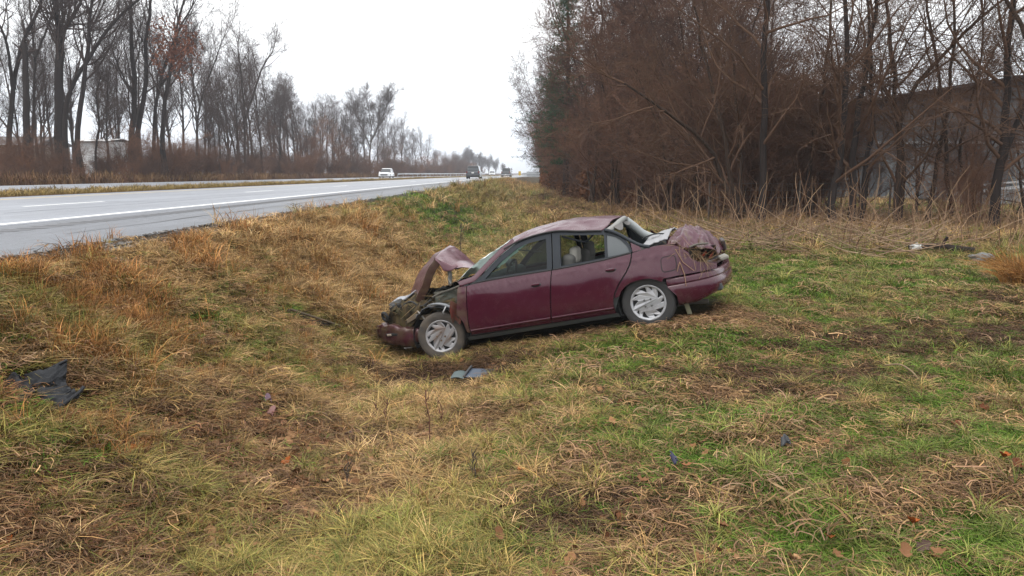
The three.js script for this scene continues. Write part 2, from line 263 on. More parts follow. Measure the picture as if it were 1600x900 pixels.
structure('edge_line', ribbon(22, 22.15, .004), paintYellow, 'yellow median line', road2); structure('edge_line', ribbon(29.4, 29.55, .004), paintWhite, 'white edge line', road2);
// ---------------------------------------------------------------- grass, thatch, leaves
function tuftGeo(seed, o) {                                            // a tuft of tapering, bending blades; unit size in metres
  const r = rng(seed), m = new Mesher();
  for (let k = 0; k < o.n; k++) {
    const az = r() * 6.283, q = r() ** .6 * o.spread, az0 = r() * 6.283, x0 = Math.cos(az0) * q, z0 = Math.sin(az0) * q;
    const h = o.h * (.55 + .7 * r()), lean = o.lean * (.3 + r()), w = o.w * (.7 + .6 * r()), side = az + 1.57 + (r() - .5), sx = Math.cos(side) * w / 2, sz = Math.sin(side) * w / 2, n = o.seg ?? 3;
    const sh = .5 + 1.1 * r() ** 1.3, shade = C(sh * (.9 + .25 * r()), sh, sh * (.8 + .3 * r())); let a = -1, b = -1; const dx = Math.cos(az), dz = Math.sin(az), tw = (r() - .5) * .5;
    for (let i = 0; i <= n; i++) {
      const t = i / n, out = h * lean * t * t + h * tw * t * (1 - t), y = h * (t - .42 * lean * t * t) + (o.y ?? 0), x = x0 + dx * out, z = z0 + dz * out, tp = 1 - t * t * .55;
      const c = m.v(x - sx * tp, y, z - sz * tp, shade);
      if (i === n) { m.tri(a, b, c); } else { const d = m.v(x + sx * tp, y, z + sz * tp, shade); if (i) m.quad(a, b, d, c); a = c; b = d; }
    }
  }
  const g = m.geo(false); return g;
}
function litterGeo(seed, n, spread, len, w, rise) {                    // loose straws lying about
  const r = rng(seed), m = new Mesher();
  for (let k = 0; k < n; k++) {
    const q = Math.sqrt(r()) * spread, a0 = r() * 6.283, x = Math.cos(a0) * q, z = Math.sin(a0) * q, a = r() * 6.283, l = len * (.4 + r()), bow = (r() - .5) * l * .5, y = rise * r(), y2 = y + (r() - .4) * rise, ww = w * (.6 + .8 * r());
    const sh = .45 + 1.2 * r() ** 1.3, shade = C(sh, sh * (.9 + .12 * r()), sh * (.75 + .35 * r())); const dx = Math.cos(a), dz = Math.sin(a); let p = -1, q2 = -1;
    for (let i = 0; i <= 3; i++) { const t = i / 3 - .5, b = bow * (1 - 4 * t * t), cx = x + dx * l * t - dz * b, cz = z + dz * l * t + dx * b, cy = lerp(y, y2, t + .5) + rise * .35 * (1 - 4 * t * t); const c = m.v(cx + dz * ww / 2, cy, cz - dx * ww / 2, shade), d = m.v(cx - dz * ww / 2, cy + ww * .4, cz + dx * ww / 2, shade); if (i) m.quad(p, q2, d, c); p = c; q2 = d; }
  }
  return m.geo(false);
}
function leafGeo(seed, size, lobed = true) {                           // a curled oak leaf with thickness
  const r = rng(seed), n = 24, m = new Mesher(), curl = .5 + r() * 1.1, fold = .3 + r() * .8, top = [], low = [];
  for (let k = 0; k < n; k++) {
    const t = k / n * 6.2832, l = Math.cos(t), lob = lobed ? 1 + .34 * Math.sin(t * 7 + .6) * Math.sin(t) ** 2 : 1, x = l * .5 * size, z = Math.sin(t) * (.3 + .06 * l) * size * lob;
    const y = curl * x * x / size + fold * Math.abs(z) + .06 * size * (r() - .5); top.push(m.v(x, y, z)); low.push(m.v(x, y - .0012, z));
  }
  const ct = m.v(0, 0, 0), cb = m.v(0, -.0012, 0);
  for (let k = 0; k < n; k++) { const q = (k + 1) % n; m.tri(ct, top[q], top[k]); m.tri(cb, low[k], low[q]); m.quad(top[k], top[q], low[q], low[k]); }
  m.tube([V(.48 * size, curl * .23 * size, 0), V(.7 * size, curl * .3 * size, .06 * size)], [.0016, .001], 4);
  return m.geo();
}
const CLEAR = [[66, 608, .26], [740, 594, .24], [490, 508, .3], [418, 634, .1], [424, 655, .1]].map(([px, py, r]) => { const p = groundAt(px, py); return [p.x, -p.z, r]; });
function scatter(name, label, geos, mat, items) {                      // items: [x, y, z, turn, scale, tall, colour, tiltX, tiltZ]
  const g = new THREE.Group(); g.name = numbered(name); g.userData = { kind: 'stuff', label }; scene.add(g);
  const M = new THREE.Matrix4(), q = new THREE.Quaternion(), e = new THREE.Euler(), p = V(), s = V();
  geos.forEach((geo, k) => {
    const mine = items.filter((_, i) => i % geos.length === k); if (!mine.length) return;
    const im = new THREE.InstancedMesh(geo, mat, mine.length); im.name = name + '_clumps'; im.userData.kind = 'stuff';
    mine.forEach((it, i) => { M.compose(p.set(it[0], it[1], it[2]), q.setFromEuler(e.set(it[7] ?? 0, it[3], it[8] ?? 0)), s.set(it[4], it[4] * it[5], it[4])); im.setMatrixAt(i, M); im.setColorAt(i, it[6]); });
    g.add(im);
  });
  return g;
}
{
  const r = rng(77), L = { green: [], tall: [], straw: [], rust: [], thatch: [], leaf: [] };
  const col = (a, b, j = .3) => { const t = r(), c = C(lerp(a[0], b[0], t), lerp(a[1], b[1], t), lerp(a[2], b[2], t)); return c.multiplyScalar(1 - j + 2 * j * r()); };
  const zones = [[1.7, 4, 640, .76], [4, 6.5, 480, .82], [6.5, 10, 320, .95], [10, 15, 170, 1.15], [15, 24, 75, 1.45], [24, 45, 22, 2.0], [45, 110, 6, 2.8]];
  for (const [s0, s1, dens, grow] of zones) {
    const area = .5 * (s1 * s1 - s0 * s0) * 1.92, n = Math.round(area * dens);
    for (let k = 0; k < n; k++) {
      const s = Math.sqrt(lerp(s0 * s0, s1 * s1, r())), x = s * lerp(-.96, .96, r()), xs = x - bend(s);
      if (xs < -4.2 && r() < .97 || xs < -4.75 || s < 22 && xs < -3.75 + .35 * n2(x * .9, s * .5) && r() < .4) continue;
      let low = 1; for (const [cx, cs, cr] of CLEAR) { const d = Math.hypot(x - cx, s - cs); if (d < cr) low = .25; else if (d < cr * 1.5) low = Math.min(low, .55); } if (low < .3 && r() < .5) continue;
      const ed = edgeDepth(x, s); if (ed > 16) continue; if (ed > 2 && r() < .6) continue;
      const dx = x - CAR.o.x, dz = -s - CAR.o.z, u = dx * .9535 + dz * .3014, w = dx * -.3014 + dz * .9535; if (u > -.5 && u < 3.25 && w > -.8 && w < .62) continue;
      const wheel = Math.min(Math.hypot(u - 2.55, w - .75), Math.hypot(u, w - .75)) < .4; if (wheel && r() < .6) continue;
      const c = cover(x, s), y = ground(x, s) - .008, turn = r() * 6.283; let pick = r(), kind = 'thatch';
      for (const q of KINDS) { pick -= c[q]; if (pick <= 0) { kind = q; break; } }
      const patch = n2(x * .9 + 9, s * .9), big = .6 + .6 * r() ** 1.5 + .75 * Math.max(0, patch + .6 * n2(x * 2.6, s * 2.6 + 8)), g = grow * big, tint = 1 + .22 * n2(x * 2.1, s * 2.1 + 40);
      const push = (list, cc, sc0, tall = 1) => { const sc = s < 9 && (list === L.straw || list === L.tall) ? Math.min(sc0, .72 + .3 * r()) : sc0; return list.push([x, y, -s, turn, sc, tall * low, cc.multiplyScalar(tint), (r() - .5) * .3, (r() - .5) * .3]); };
      if (s < 10 && r() < .34) { const q = SOIL[kind]; L.thatch.push([x + .1 * (r() - .5), y + .004, -s + .1 * (r() - .5), r() * 6.3, grow, .7, C(q.r, q.g, q.b).multiplyScalar(1.2 + 1.1 * r()), 0, 0]); }
      const nearCar = u > -1.2 && u < 3.4 && w > .5 && w < 1.0 ? .6 : 1;
      if (kind === 'green') { if (r() < .94) push(L.green, col([.05, .112, .009], [.125, .2, .026]), g * .95, nearCar); else push(L.tall, col([.075, .115, .02], [.18, .185, .05]), g * .8, nearCar); if (r() < .08) push(L.thatch, col([.15, .1, .055], [.26, .18, .1]), g); }
      else if (kind === 'olive') { if (r() < .55) push(L.tall, col([.12, .14, .03], [.26, .21, .065]), g * .85, nearCar); else push(L.straw, col([.21, .16, .055], [.36, .25, .1]), g * .8, nearCar); }
      else if (kind === 'straw') { if (r() < .72) push(L.straw, col([.25, .155, .068], [.46, .31, .15]), g * .92, nearCar); else push(L.thatch, col([.2, .125, .05], [.38, .25, .11]), g); }
      else if (kind === 'rust') { if (r() < .75) push(L.rust, col([.19, .088, .03], [.34, .175, .064]), g * (s < 8 ? .85 : 1), nearCar); else push(L.straw, col([.19, .125, .055], [.3, .2, .1]), g * .85); }
      else if (kind === 'thatch') { if (r() < .1 && x < 1 && s < 12) L.leaf.push([x, y + .02 + .02 * r(), -s, turn, .5 + .6 * r(), 1, col([.1, .045, .022], [.25, .13, .06]), (r() - .5) * 1.2, (r() - .5) * 1.2]); push(L.thatch, col([.1, .061, .032], [.27, .172, .09]), g * 1.05); if (r() < .02) push(L.straw, col([.15, .11, .06], [.25, .18, .1]), g * .45); if (r() < .3) push(L.green, col([.05, .095, .014], [.11, .155, .03]), g * .8); }
      else if (kind === 'dirt') { if (r() < .6) push(L.thatch, col([.035, .021, .013], [.11, .066, .037]), g * .9); if (r() < .12) push(L.green, col([.06, .085, .022], [.11, .125, .04]), g * .75); }
      else { if (r() < .6) L.leaf.push([x, y + .012 + .03 * r(), -s, turn, (.7 + .7 * r()) * (grow > 1.4 ? 1.6 : 1), 1, col([.1, .045, .022], [.27, .15, .075]), (r() - .5) * 1.1, (r() - .5) * 1.1]); if (r() < .7) push(L.thatch, col([.09, .055, .032], [.19, .12, .065]), g); }
      if (r() < .02 && s < 14 && x < 2) L.leaf.push([x, y + .02 + .03 * r(), -s, turn, .6 + .6 * r(), 1, col([.13, .05, .022], [.3, .17, .085]), (r() - .5) * 1.2, (r() - .5) * 1.2]);
    }
  }
  const gm = matte(1, 1, 1, .6, { specularIntensity: .22, vertexColors: true }), dry = matte(1, 1, 1, .85, { vertexColors: true });
  scatter('lawn_grass', 'short green grass covering the right-hand side of the verge', [1, 2, 3, 4].map((k) => tuftGeo(k, { n: 34, spread: .085, h: .068, lean: 1.0, w: .004 })), gm, L.green);
  scatter('long_grass', 'longer yellow-green grass tufts in the ditch', [5, 6, 7, 8].map((k) => tuftGeo(k, { n: 34, spread: .05, h: .22, lean: 1.3, w: .0052, seg: 4 })), gm, L.tall);
  scatter('dry_grass', 'straw-coloured dry grass on the ditch sides', [9, 10, 11, 12].map((k) => tuftGeo(k, { n: 34, spread: .07, h: .21, lean: 1.5, w: .0046, seg: 4 })), dry, L.straw);
  scatter('rusty_grass', 'rust-brown upright dry grass on the road bank', [13, 14, 15].map((k) => tuftGeo(k, { n: 44, spread: .1, h: .24, lean: .8, w: .004, seg: 3 })), dry, L.rust);
  scatter('thatch', 'flattened brown thatch and clippings', [16, 17, 18, 19].map((k) => litterGeo(k, 46, .15, .11, .0036, .04)), dry, L.thatch);
  scatter('leaf_litter', 'fallen brown leaves', [20, 21, 22].map((k) => leafGeo(k, .07)), matte(1, 1, 1, .75), L.leaf);
  const stones = []; for (let k = 0; k < 3600; k++) { const s = 4 + 26 * r() ** 1.3, q = r(), x = k < 1600 ? bend(s) - 4.62 + .6 * q * q : null, p = k < 1600 ? null : groundAt(188 + 34 * (r() + r() - 1), 405 + 24 * (r() + r() - 1)), X = p ? p.x : x, S = p ? -p.z : s, t = r(); stones.push([X, ground(X, S) + (X < -4.3 ? .02 : .005), -S, r() * 6.3, .3 + .8 * r() ** 3, .7, C(lerp(.07, .22, t * t), lerp(.065, .21, t * t), lerp(.06, .2, t * t))]); }
  scatter('gravel', 'grey gravel along the pavement edge', [1, 2].map((k) => { const g = new THREE.IcosahedronGeometry(.028, 1), q = g.attributes.position; for (let i = 0; i < q.count; i++) { const f = 1 + .35 * n3(q.getX(i) * 40 + k, q.getY(i) * 40, q.getZ(i) * 40); q.setXYZ(i, q.getX(i) * f * 1.2, q.getY(i) * f * .7, q.getZ(i) * f); } g.computeVertexNormals(); return g; }), matte(1, 1, 1, .9), stones);
}

// ---------------------------------------------------------------- trees
const barkTex = (() => { const S = 256, d = new Uint8Array(S * S * 4); for (let k = 0; k < S * S; k++) { const x = k % S / S * 6.2832, y = Math.floor(k / S) / S * 6.2832, v = 150 + 95 * fbm3(Math.cos(x) * 2.2, Math.sin(x) * 2.2, Math.sin(y) * 1.0, 4); d[k * 4] = d[k * 4 + 1] = d[k * 4 + 2] = clamp(v, 20, 255); d[k * 4 + 3] = 255; } const t = new THREE.DataTexture(d, S, S, THREE.RGBAFormat); t.wrapS = t.wrapT = THREE.RepeatWrapping; t.magFilter = THREE.LinearFilter; t.needsUpdate = true; return t; })();
const bark = { grey: matte(.045, .036, .032), dark: matte(.026, .02, .018), brown: matte(.042, .028, .021), pale: matte(.1, .083, .07) };
const twig = { grey: matte(.07, .05, .043), brown: matte(.1, .058, .038), dark: matte(.045, .031, .027), red: matte(.12, .064, .044), umber: matte(.075, .047, .038) };
const tmpQ = new THREE.Quaternion();
function grow(o) {                                                     // a bare deciduous tree: stems, limbs, branches, twigs
  const r = rng(o.seed), trunk = new Mesher(), crown = new Mesher(), L = o.levels;
  function branch(p0, d0, len, r0, lev) {
    const c = L[lev], n = c.seg, pts = [p0.clone()], d = d0.clone(), p = p0.clone();
    for (let k = 0; k < n; k++) { d.x += (r() - .5) * c.wander; d.y += (r() - .5) * c.wander + c.up; d.z += (r() - .5) * c.wander; d.normalize(); p.addScaledVector(d, len / n); pts.push(p.clone()); }
    crown.tube(pts, (t) => Math.max(r0 * (1 - .8 * t), o.rmin * .6), lev === 0 ? 5 : 3, undefined, false);
    if (lev + 1 < L.length) spawn(pts, (t) => r0 * (1 - .8 * t), len, lev + 1, c.from ?? .2);
  }
  function spawn(pts, rad, len, lev, from) {
    const c = L[lev], n = Math.round(c.n * (.75 + .5 * r()));
    for (let k = 0; k < n; k++) {
      const t = from + (1 - from) * ((k + r()) / n), f = t * (pts.length - 1), i = Math.min(Math.floor(f), pts.length - 2), p = pts[i].clone().lerp(pts[i + 1], f - i), d = pts[i + 1].clone().sub(pts[i]).normalize();
      const side = V(r() - .5, r() - .5, r() - .5).cross(d).normalize(); if (o.outward) side.addScaledVector(o.outward, o.pull ?? .4).normalize();
      const ang = c.ang * (.7 + .6 * r()); d.multiplyScalar(Math.cos(ang)).addScaledVector(side, Math.sin(ang)).normalize();
      branch(p, d, c.len * (.6 + .7 * r()) * (1.15 - .6 * (t - from) / (1 - from + 1e-6)), Math.max(Math.min(rad(t) * .62, c.r ?? 9), o.rmin), lev);
    }
  }
  for (const st of o.stems) {
    const pts = curve(st.pts, 14), n = pts.length - 1; pts.forEach((p, k) => { if (k && k < n) { p.x += (r() - .5) * .12 * (o.wobble ?? 1); p.z += (r() - .5) * .12 * (o.wobble ?? 1); } });
    const rad = (t) => .84 * lerp(st.r0, st.r1, t ** .85) * (1 + .5 * Math.exp(-t * 22) * (st.flare ?? 1));
    trunk.tube(pts, rad, o.sides ?? 8, undefined);
    let len = 0; for (let k = 0; k < n; k++) len += pts[k].distanceTo(pts[k + 1]);
    if (!st.bare) spawn(pts, rad, len, 0, st.from ?? .35);
    if (!st.bare && !st.snag) { const d = pts[n].clone().sub(pts[n - 1]).normalize(); for (let k = 0; k < 2; k++) { const e = d.clone(); e.x += (r() - .5) * .5; e.z += (r() - .5) * .5; branch(pts[n], e.normalize(), L[0].len * .8, st.r1 * .8, 0); } }
  }
  return { trunk: trunk.geo(), crown: crown.geo() };
}
function treeThing(name, label, pos, geos, tm, cm, group) {
  const t = thing(name, label, 'tree', pos, 0, group); put('trunk', geos.trunk, tm, t); put('crown', geos.crown, cm, t); return t;
}
function straight(h, r0, seed, lean = .1) { const r = rng(seed), a = r() * 6.28, pts = []; for (let k = 0; k <= 4; k++) { const t = k / 4; pts.push(V(Math.cos(a) * lean * h * t * t + (r() - .5) * .3 * (k ? 1 : 0), h * t, Math.sin(a) * lean * h * t * t + (r() - .5) * .3 * (k ? 1 : 0))); } return { pts, r0, r1: r0 * .25, from: .3 }; }
const tallLevels = (k = 1) => [{ n: 12, len: 4.6, ang: .62, seg: 6, wander: .34, up: .15, from: .15, r: .085 }, { n: 6, len: 2.2, ang: .66, seg: 4, wander: .36, up: .1, from: .2, r: .05 }, { n: Math.round(6 * k), len: 1.2, ang: .62, seg: 3, wander: .4, up: .03, from: .2 }, { n: Math.round(4 * k), len: .75, ang: .65, seg: 2, wander: .35, up: .02 }];
const stemFrom = (px, s, base, r0, r1, o = {}) => ({ pts: px.map(([x, y, ds]) => at(x, y, s + (ds ?? 0)).sub(base)), r0, r1, ...o });
function pictureTree(name, label, s, basePx, stems, levels, tm, cm, seed, extra = {}) {   // a tree whose stems follow given points at its own distance
  if (basePx < 700) s = Math.max(s, 35.5 * FOCAL / (834 - basePx)); const base = at(basePx, 270, s); base.y = ground(base.x, s) - .1;
  const list = stems.map(([px, r0, r1, o]) => { const st = stemFrom(px, s, base, r0, r1, o); if (!(o && o.air)) st.pts.unshift(V(st.pts[0].x, 0, st.pts[0].z)); return st; });
  const t = treeThing(name, label, [base.x, base.y, base.z], grow({ seed, stems: list, levels, rmin: .011, ...extra }), tm, cm, extra.group);
  return t;
}
const ONES = ['', 'first', 'second', 'third', 'fourth', 'fifth', 'sixth', 'seventh', 'eighth', 'ninth', 'tenth', 'eleventh', 'twelfth', 'thirteenth', 'fourteenth', 'fifteenth', 'sixteenth', 'seventeenth', 'eighteenth', 'nineteenth'];
const nth = (k) => k < 20 ? ONES[k] : k % 10 ? ['', '', 'twenty', 'thirty', 'forty', 'fifty'][Math.floor(k / 10)] + '-' + ONES[k % 10] : ['', '', 'twentieth', 'thirtieth', 'fortieth', 'fiftieth'][k / 10];
// --- across the highway
pictureTree('bare_tree', 'slender leaning bare tree at the left edge of the treeline across the highway', 62, 15, [[[[14, 240], [20, 150, 1], [32, 80, 1], [62, 10, 2], [80, -50, 2]], .32, .1, { from: .25 }], [[[22, 140, 1], [8, 60], [-12, 10], [-20, -40]], .16, .06, { air: 1, from: .3 }]], tallLevels(.72), bark.dark, twig.grey, 101);
pictureTree('dead_tree_snag', 'broken-topped dead trunk left of the big forked oak across the highway', 59, 42, [[[[43, 250], [41, 160], [40, 100], [38, 66]], .36, .22, { snag: 1, from: .75 }]], [{ n: 4, len: 1.2, ang: 1, seg: 3, wander: .4, up: 0 }, { n: 3, len: .5, ang: .8, seg: 2, wander: .4, up: 0 }], bark.dark, twig.dark, 102);
pictureTree('bare_tree', 'thin upright bare tree just behind the broken-topped trunk across the highway', 66, 52, [[[[50, 230], [53, 150], [54, 90], [48, 30], [45, -30]], .2, .07, { from: .3 }], [[[54, 90], [72, 50, 1], [84, 10, 1], [90, -40, 1]], .13, .05, { air: 1 }]], tallLevels(.72), bark.grey, twig.grey, 103);
pictureTree('oak_tree', 'thick straight oak forking high above the road, largest trunk of the treeline across the highway', 62, 92, [[[[92, 240], [92, 160], [93, 90], [93, 50]], .46, .36, { from: .7, snag: 1 }], [[[93, 52], [88, 25, -1], [83, -10, -1], [70, -60, -2]], .26, .09, { air: 1, from: .2, flare: 0 }], [[[93, 52], [106, 38, 1], [122, 12, 1], [135, -30, 2]], .28, .09, { air: 1, from: .15, flare: 0 }], [[[103, 42, 1], [128, 38, 3], [145, 48, 4], [165, 42, 5]], .12, .05, { air: 1, from: .2, flare: 0 }]], tallLevels(.72), bark.dark, twig.grey, 104);
pictureTree('leaning_tree', 'dark two-stemmed tree leaning right in a long curve beside the forked oak', 60, 112, [[[[101, 215], [104, 160], [118, 122], [136, 96], [165, 50], [200, 14], [228, -8]], .26, .1, { from: .3 }], [[[122, 220], [127, 150], [135, 100], [139, 55], [143, 0], [146, -40]], .28, .1, { from: .4 }]], tallLevels(.72), bark.dark, twig.dark, 105);
pictureTree('bare_tree', 'small crooked bare tree in front of the white shed across the highway', 64, 155, [[[[150, 232], [156, 190], [150, 150], [158, 120]], .13, .04, { from: .35 }]], tallLevels(.8).map((l) => ({ ...l, len: l.len * .6 })), bark.dark, twig.grey, 106);
pictureTree('multi_stem_tree', 'clump of four dark stems standing together, thickest clump of the treeline across the highway', 60, 225, [[[[204, 240], [211, 160], [207, 80], [205, 10], [208, -40]], .4, .12, { from: .3 }], [[[213, 232], [228, 130, 1], [229, 60, 1], [236, 0, 1], [240, -40, 1]], .34, .1, { from: .35 }], [[[240, 230, 2], [246, 150, 2], [262, 90, 2], [281, 45, 2], [300, 10, 2]], .26, .07, { from: .35 }], [[[254, 215, -1], [261, 140, -1], [270, 90, -1], [276, 40, -1], [290, -10, -1]], .3, .08, { from: .35 }], [[[211, 150], [192, 118, 1], [178, 85, 2], [168, 58, 2]], .13, .04, { air: 1, flare: 0 }]], tallLevels(.72), bark.dark, twig.dark, 107);
pictureTree('bare_tree', 'thin grey bare tree right of the four-stemmed clump across the highway', 76, 308, [[[[307, 230], [312, 170], [320, 140], [338, 90], [348, 62]], .17, .05, { from: .3 }], [[[313, 165], [303, 130], [300, 100]], .1, .04, { air: 1 }]], tallLevels(.72), bark.grey, twig.grey, 108);
pictureTree('forked_tree', 'grey bare tree with a high V-shaped fork standing apart in the treeline across the highway', 98, 384, [[[[383, 268], [382, 190], [378, 130], [372, 75]], .28, .07, { from: .4 }], [[[382, 190], [398, 140, 1], [410, 105, 2], [425, 82, 2]], .2, .06, { air: 1, from: .25 }]], tallLevels(.72), bark.grey, twig.grey, 109);
pictureTree('spreading_tree', 'pale bare tree with a fan-shaped crown, last tall one before the rounded far trees', 172, 580, [[[[578, 276], [578, 240], [580, 205], [576, 170]], .34, .1, { from: .35 }], [[[579, 222], [592, 195, 2], [604, 165, 3]], .24, .08, { air: 1, from: .2 }], [[[579, 230], [565, 200, -2], [556, 178, -3]], .22, .08, { air: 1, from: .2 }]], tallLevels(1.1).map((l) => ({ ...l, len: l.len * 1.1 })), bark.pale, twig.grey, 110, { rmin: .018 });
{
  const protos = [];
  for (let k = 0; k < 7; k++) protos.push(grow({ seed: 200 + k, stems: k % 3 === 2 ? [straight(13.5, .24, 300 + k, .12), straight(12, .2, 320 + k, .2)] : [straight(15, .26, 300 + k, .08)], levels: tallLevels(.78), rmin: .012 }));
  const r = rng(400), list = [];
  // [picture column, distance, height of the top as a picture row]
  const spots = [[-60, 58, -60], [-25, 70, 0], [72, 76, 20], [118, 84, 40], [170, 72, 60], [185, 92, 70], [222, 78, 10], [288, 70, 40], [268, 90, 60], [330, 92, 95], [345, 84, 100], [360, 105, 80], [372, 92, 70], [396, 112, 60], [412, 104, 78], [425, 118, 90], [437, 110, 105], [452, 124, 130], [462, 118, 120], [476, 128, 150], [490, 134, 148], [500, 146, 155], [512, 140, 150], [524, 150, 158], [537, 158, 152], [548, 166, 160], [560, 150, 165], [602, 190, 180], [470, 170, 160], [530, 190, 170], [440, 150, 120], [616, 205, 196], [628, 215, 194], [640, 225, 200], [650, 210, 202], [660, 232, 200], [668, 240, 210], [676, 262, 228]];
  for (let px = 318; px < 690; px += 18) spots.push([px + 6 * r(), 36.5 * FOCAL / (834 - px) * (1.02 + .28 * r()), table([318, 390, 440, 500, 580, 615, 667, 690], [92, 78, 105, 150, 158, 168, 205, 232], px) + 26 * r() - 6]);
  for (let px = -40; px < 310; px += 31) spots.push([px + 14 * r(), 36.5 * FOCAL / (834 - px) * (1.1 + .3 * r()), 10 + 60 * r()]);
  spots.forEach(([px, s0, top], k) => { const s = Math.max(s0, 36.5 * FOCAL / (834 - px)), p = at(px, 270, s), y = ground(p.x, s) - .1, h = at(px, top, s).y - y; list.push([p.x, y, p.z, h / 19.3, px, k]); });
  const made = protos.map(() => null), ord = {};
  for (const [x, y, z, sc, px, k] of list.sort((p, q) => p[4] - q[4])) {
    const q = k % protos.length, far = px > 590, zone = far ? 'rounded hazy bare trees ending the far treeline' : px < 300 ? 'bare trees behind the dark trunks across the highway' : 'slim grey bare trees midway along the far treeline', label = nth(ord[zone] = (ord[zone] ?? 0) + 1) + ' of the ' + zone + ', from the left', group = far ? 'rounded trees at the end of the far treeline' : px < 300 ? 'trees behind the dark trunks' : 'slim trees in the middle of the far treeline';
    if (!made[q]) { made[q] = treeThing('bare_tree', label, [x, y, z], protos[q], bark.grey, twig.grey, group); made[q].scale.setScalar(sc); made[q].rotation.y = r() * 6; } else copyOf(made[q], label, [x, y, z], r() * 6, sc, group);
  }
  // far cluster at the end of the road
  const bush = grow({ seed: 450, stems: [straight(8, .3, 451, .05), straight(7, .22, 452, .3), straight(7, .22, 453, .3)], levels: tallLevels(.8), rmin: .02 });
  let first = null;
  [[700, 430, 262], [712, 440, 252], [722, 460, 240], [732, 450, 232], [741, 470, 238], [752, 480, 245], [764, 500, 244], [775, 510, 249], [786, 530, 256], [796, 560, 262], [690, 400, 258]].sort((p, q) => p[0] - q[0]).forEach(([px, s, top], k) => {
    const p = at(px, 270, s), h = at(px, top, s).y, label = nth(k + 1) + ' of the small fogged trees at the end of the road, from the left', g = 'fogged trees at the end of the road';
    if (!first) { first = treeThing('distant_tree', label, [p.x, -.2, p.z], bush, bark.grey, twig.grey, g); first.scale.setScalar(h / 11.5); } else copyOf(first, label, [p.x, -.2, p.z], k * 1.3, h / 11.5, g);
  });
  // russet leaves still hanging in one crown
  const m = new Mesher(), rr = rng(460), mid = at(274, 75, 61);
  for (let k = 0; k < 2600; k++) { const a = rr() * 6.283, b = Math.acos(2 * rr() - 1), q = rr() ** .5, x = Math.sin(b) * Math.cos(a) * q * 2.1, y = Math.cos(b) * q * 2.6, z = Math.sin(b) * Math.sin(a) * q * 2; if (n3(x * .9, y * .9, z * .9) < -.05) continue; const s = .09 + .08 * rr(), u = V(rr() - .5, rr() - .5, rr() - .5).normalize().multiplyScalar(s), w = V(rr() - .5, rr() - .5, rr() - .5).normalize().multiplyScalar(s); const i = m.v(x, y, z), j = m.v(x + u.x, y + u.y, z + u.z), l = m.v(x + u.x + w.x, y + u.y + w.y, z + u.z + w.z), n = m.v(x + w.x, y + w.y, z + w.z); m.quad(i, j, l, n); }
  const clump = scene.children.find((o) => o.name === 'multi_stem_tree'), lf = put('hanging_leaves', m.geo(false), matte(.13, .05, .028, .85), clump); lf.position.copy(mid).sub(clump.position); lf.userData.kind = 'stuff';
}
// --- undergrowth: dense twiggy bushes, far too many to count
function bushGeo(seed, n, h, levels, rmin, spread = .5) {
  const r = rng(seed), stems = [];
  for (let k = 0; k < n; k++) { const a = r() * 6.283, q = spread * Math.sqrt(r()), l = .25 + .5 * r(), hh = h * (.6 + .5 * r()); stems.push({ pts: [V(Math.cos(a) * q, 0, Math.sin(a) * q), V(Math.cos(a) * (q + l * .25 * hh), hh * .5, Math.sin(a) * (q + l * .25 * hh)), V(Math.cos(a) * (q + l * .75 * hh), hh * .9, Math.sin(a) * (q + l * .75 * hh))], r0: .022, r1: .008, from: .15, flare: 0 }); }
  const g = grow({ seed: seed + 1, stems, levels, rmin, sides: 4, wobble: 1.5 });
  return mergeGeometries([g.trunk, g.crown]);
}
const bushLevels = [{ n: 8, len: 1.0, ang: .7, seg: 4, wander: .6, up: .05, from: .1, r: .009 }, { n: 6, len: .5, ang: .75, seg: 3, wander: .5, up: .02, from: .1 }, { n: 4, len: .26, ang: .7, seg: 2, wander: .4, up: 0 }];
const bushes = [500, 510, 520].map((s) => bushGeo(s, 13, 2.6, bushLevels, .0045));
const leafyBush = (() => {                                              // a bush that has kept its russet leaves
  const r = rng(540), m = new Mesher();
  for (let k = 0; k < 1500; k++) { const a = r() * 6.283, q = Math.sqrt(r()) * 1.1, y = .1 + 1.9 * r() * (1 - .35 * q), x = Math.cos(a) * q, z = Math.sin(a) * q, s = .05 + .05 * r(), u = V(r() - .5, r() - .5, r() - .5).normalize().multiplyScalar(s), w = V(r() - .5, r() - .5, r() - .5).normalize().multiplyScalar(s); m.quad(m.v(x, y, z), m.v(x + u.x, y + u.y, z + u.z), m.v(x + u.x + w.x, y + u.y + w.y, z + u.z + w.z), m.v(x + w.x, y + w.y, z + w.z)); }
  return m.geo(false);
})();
const white = matte(1, 1, 1, .9);
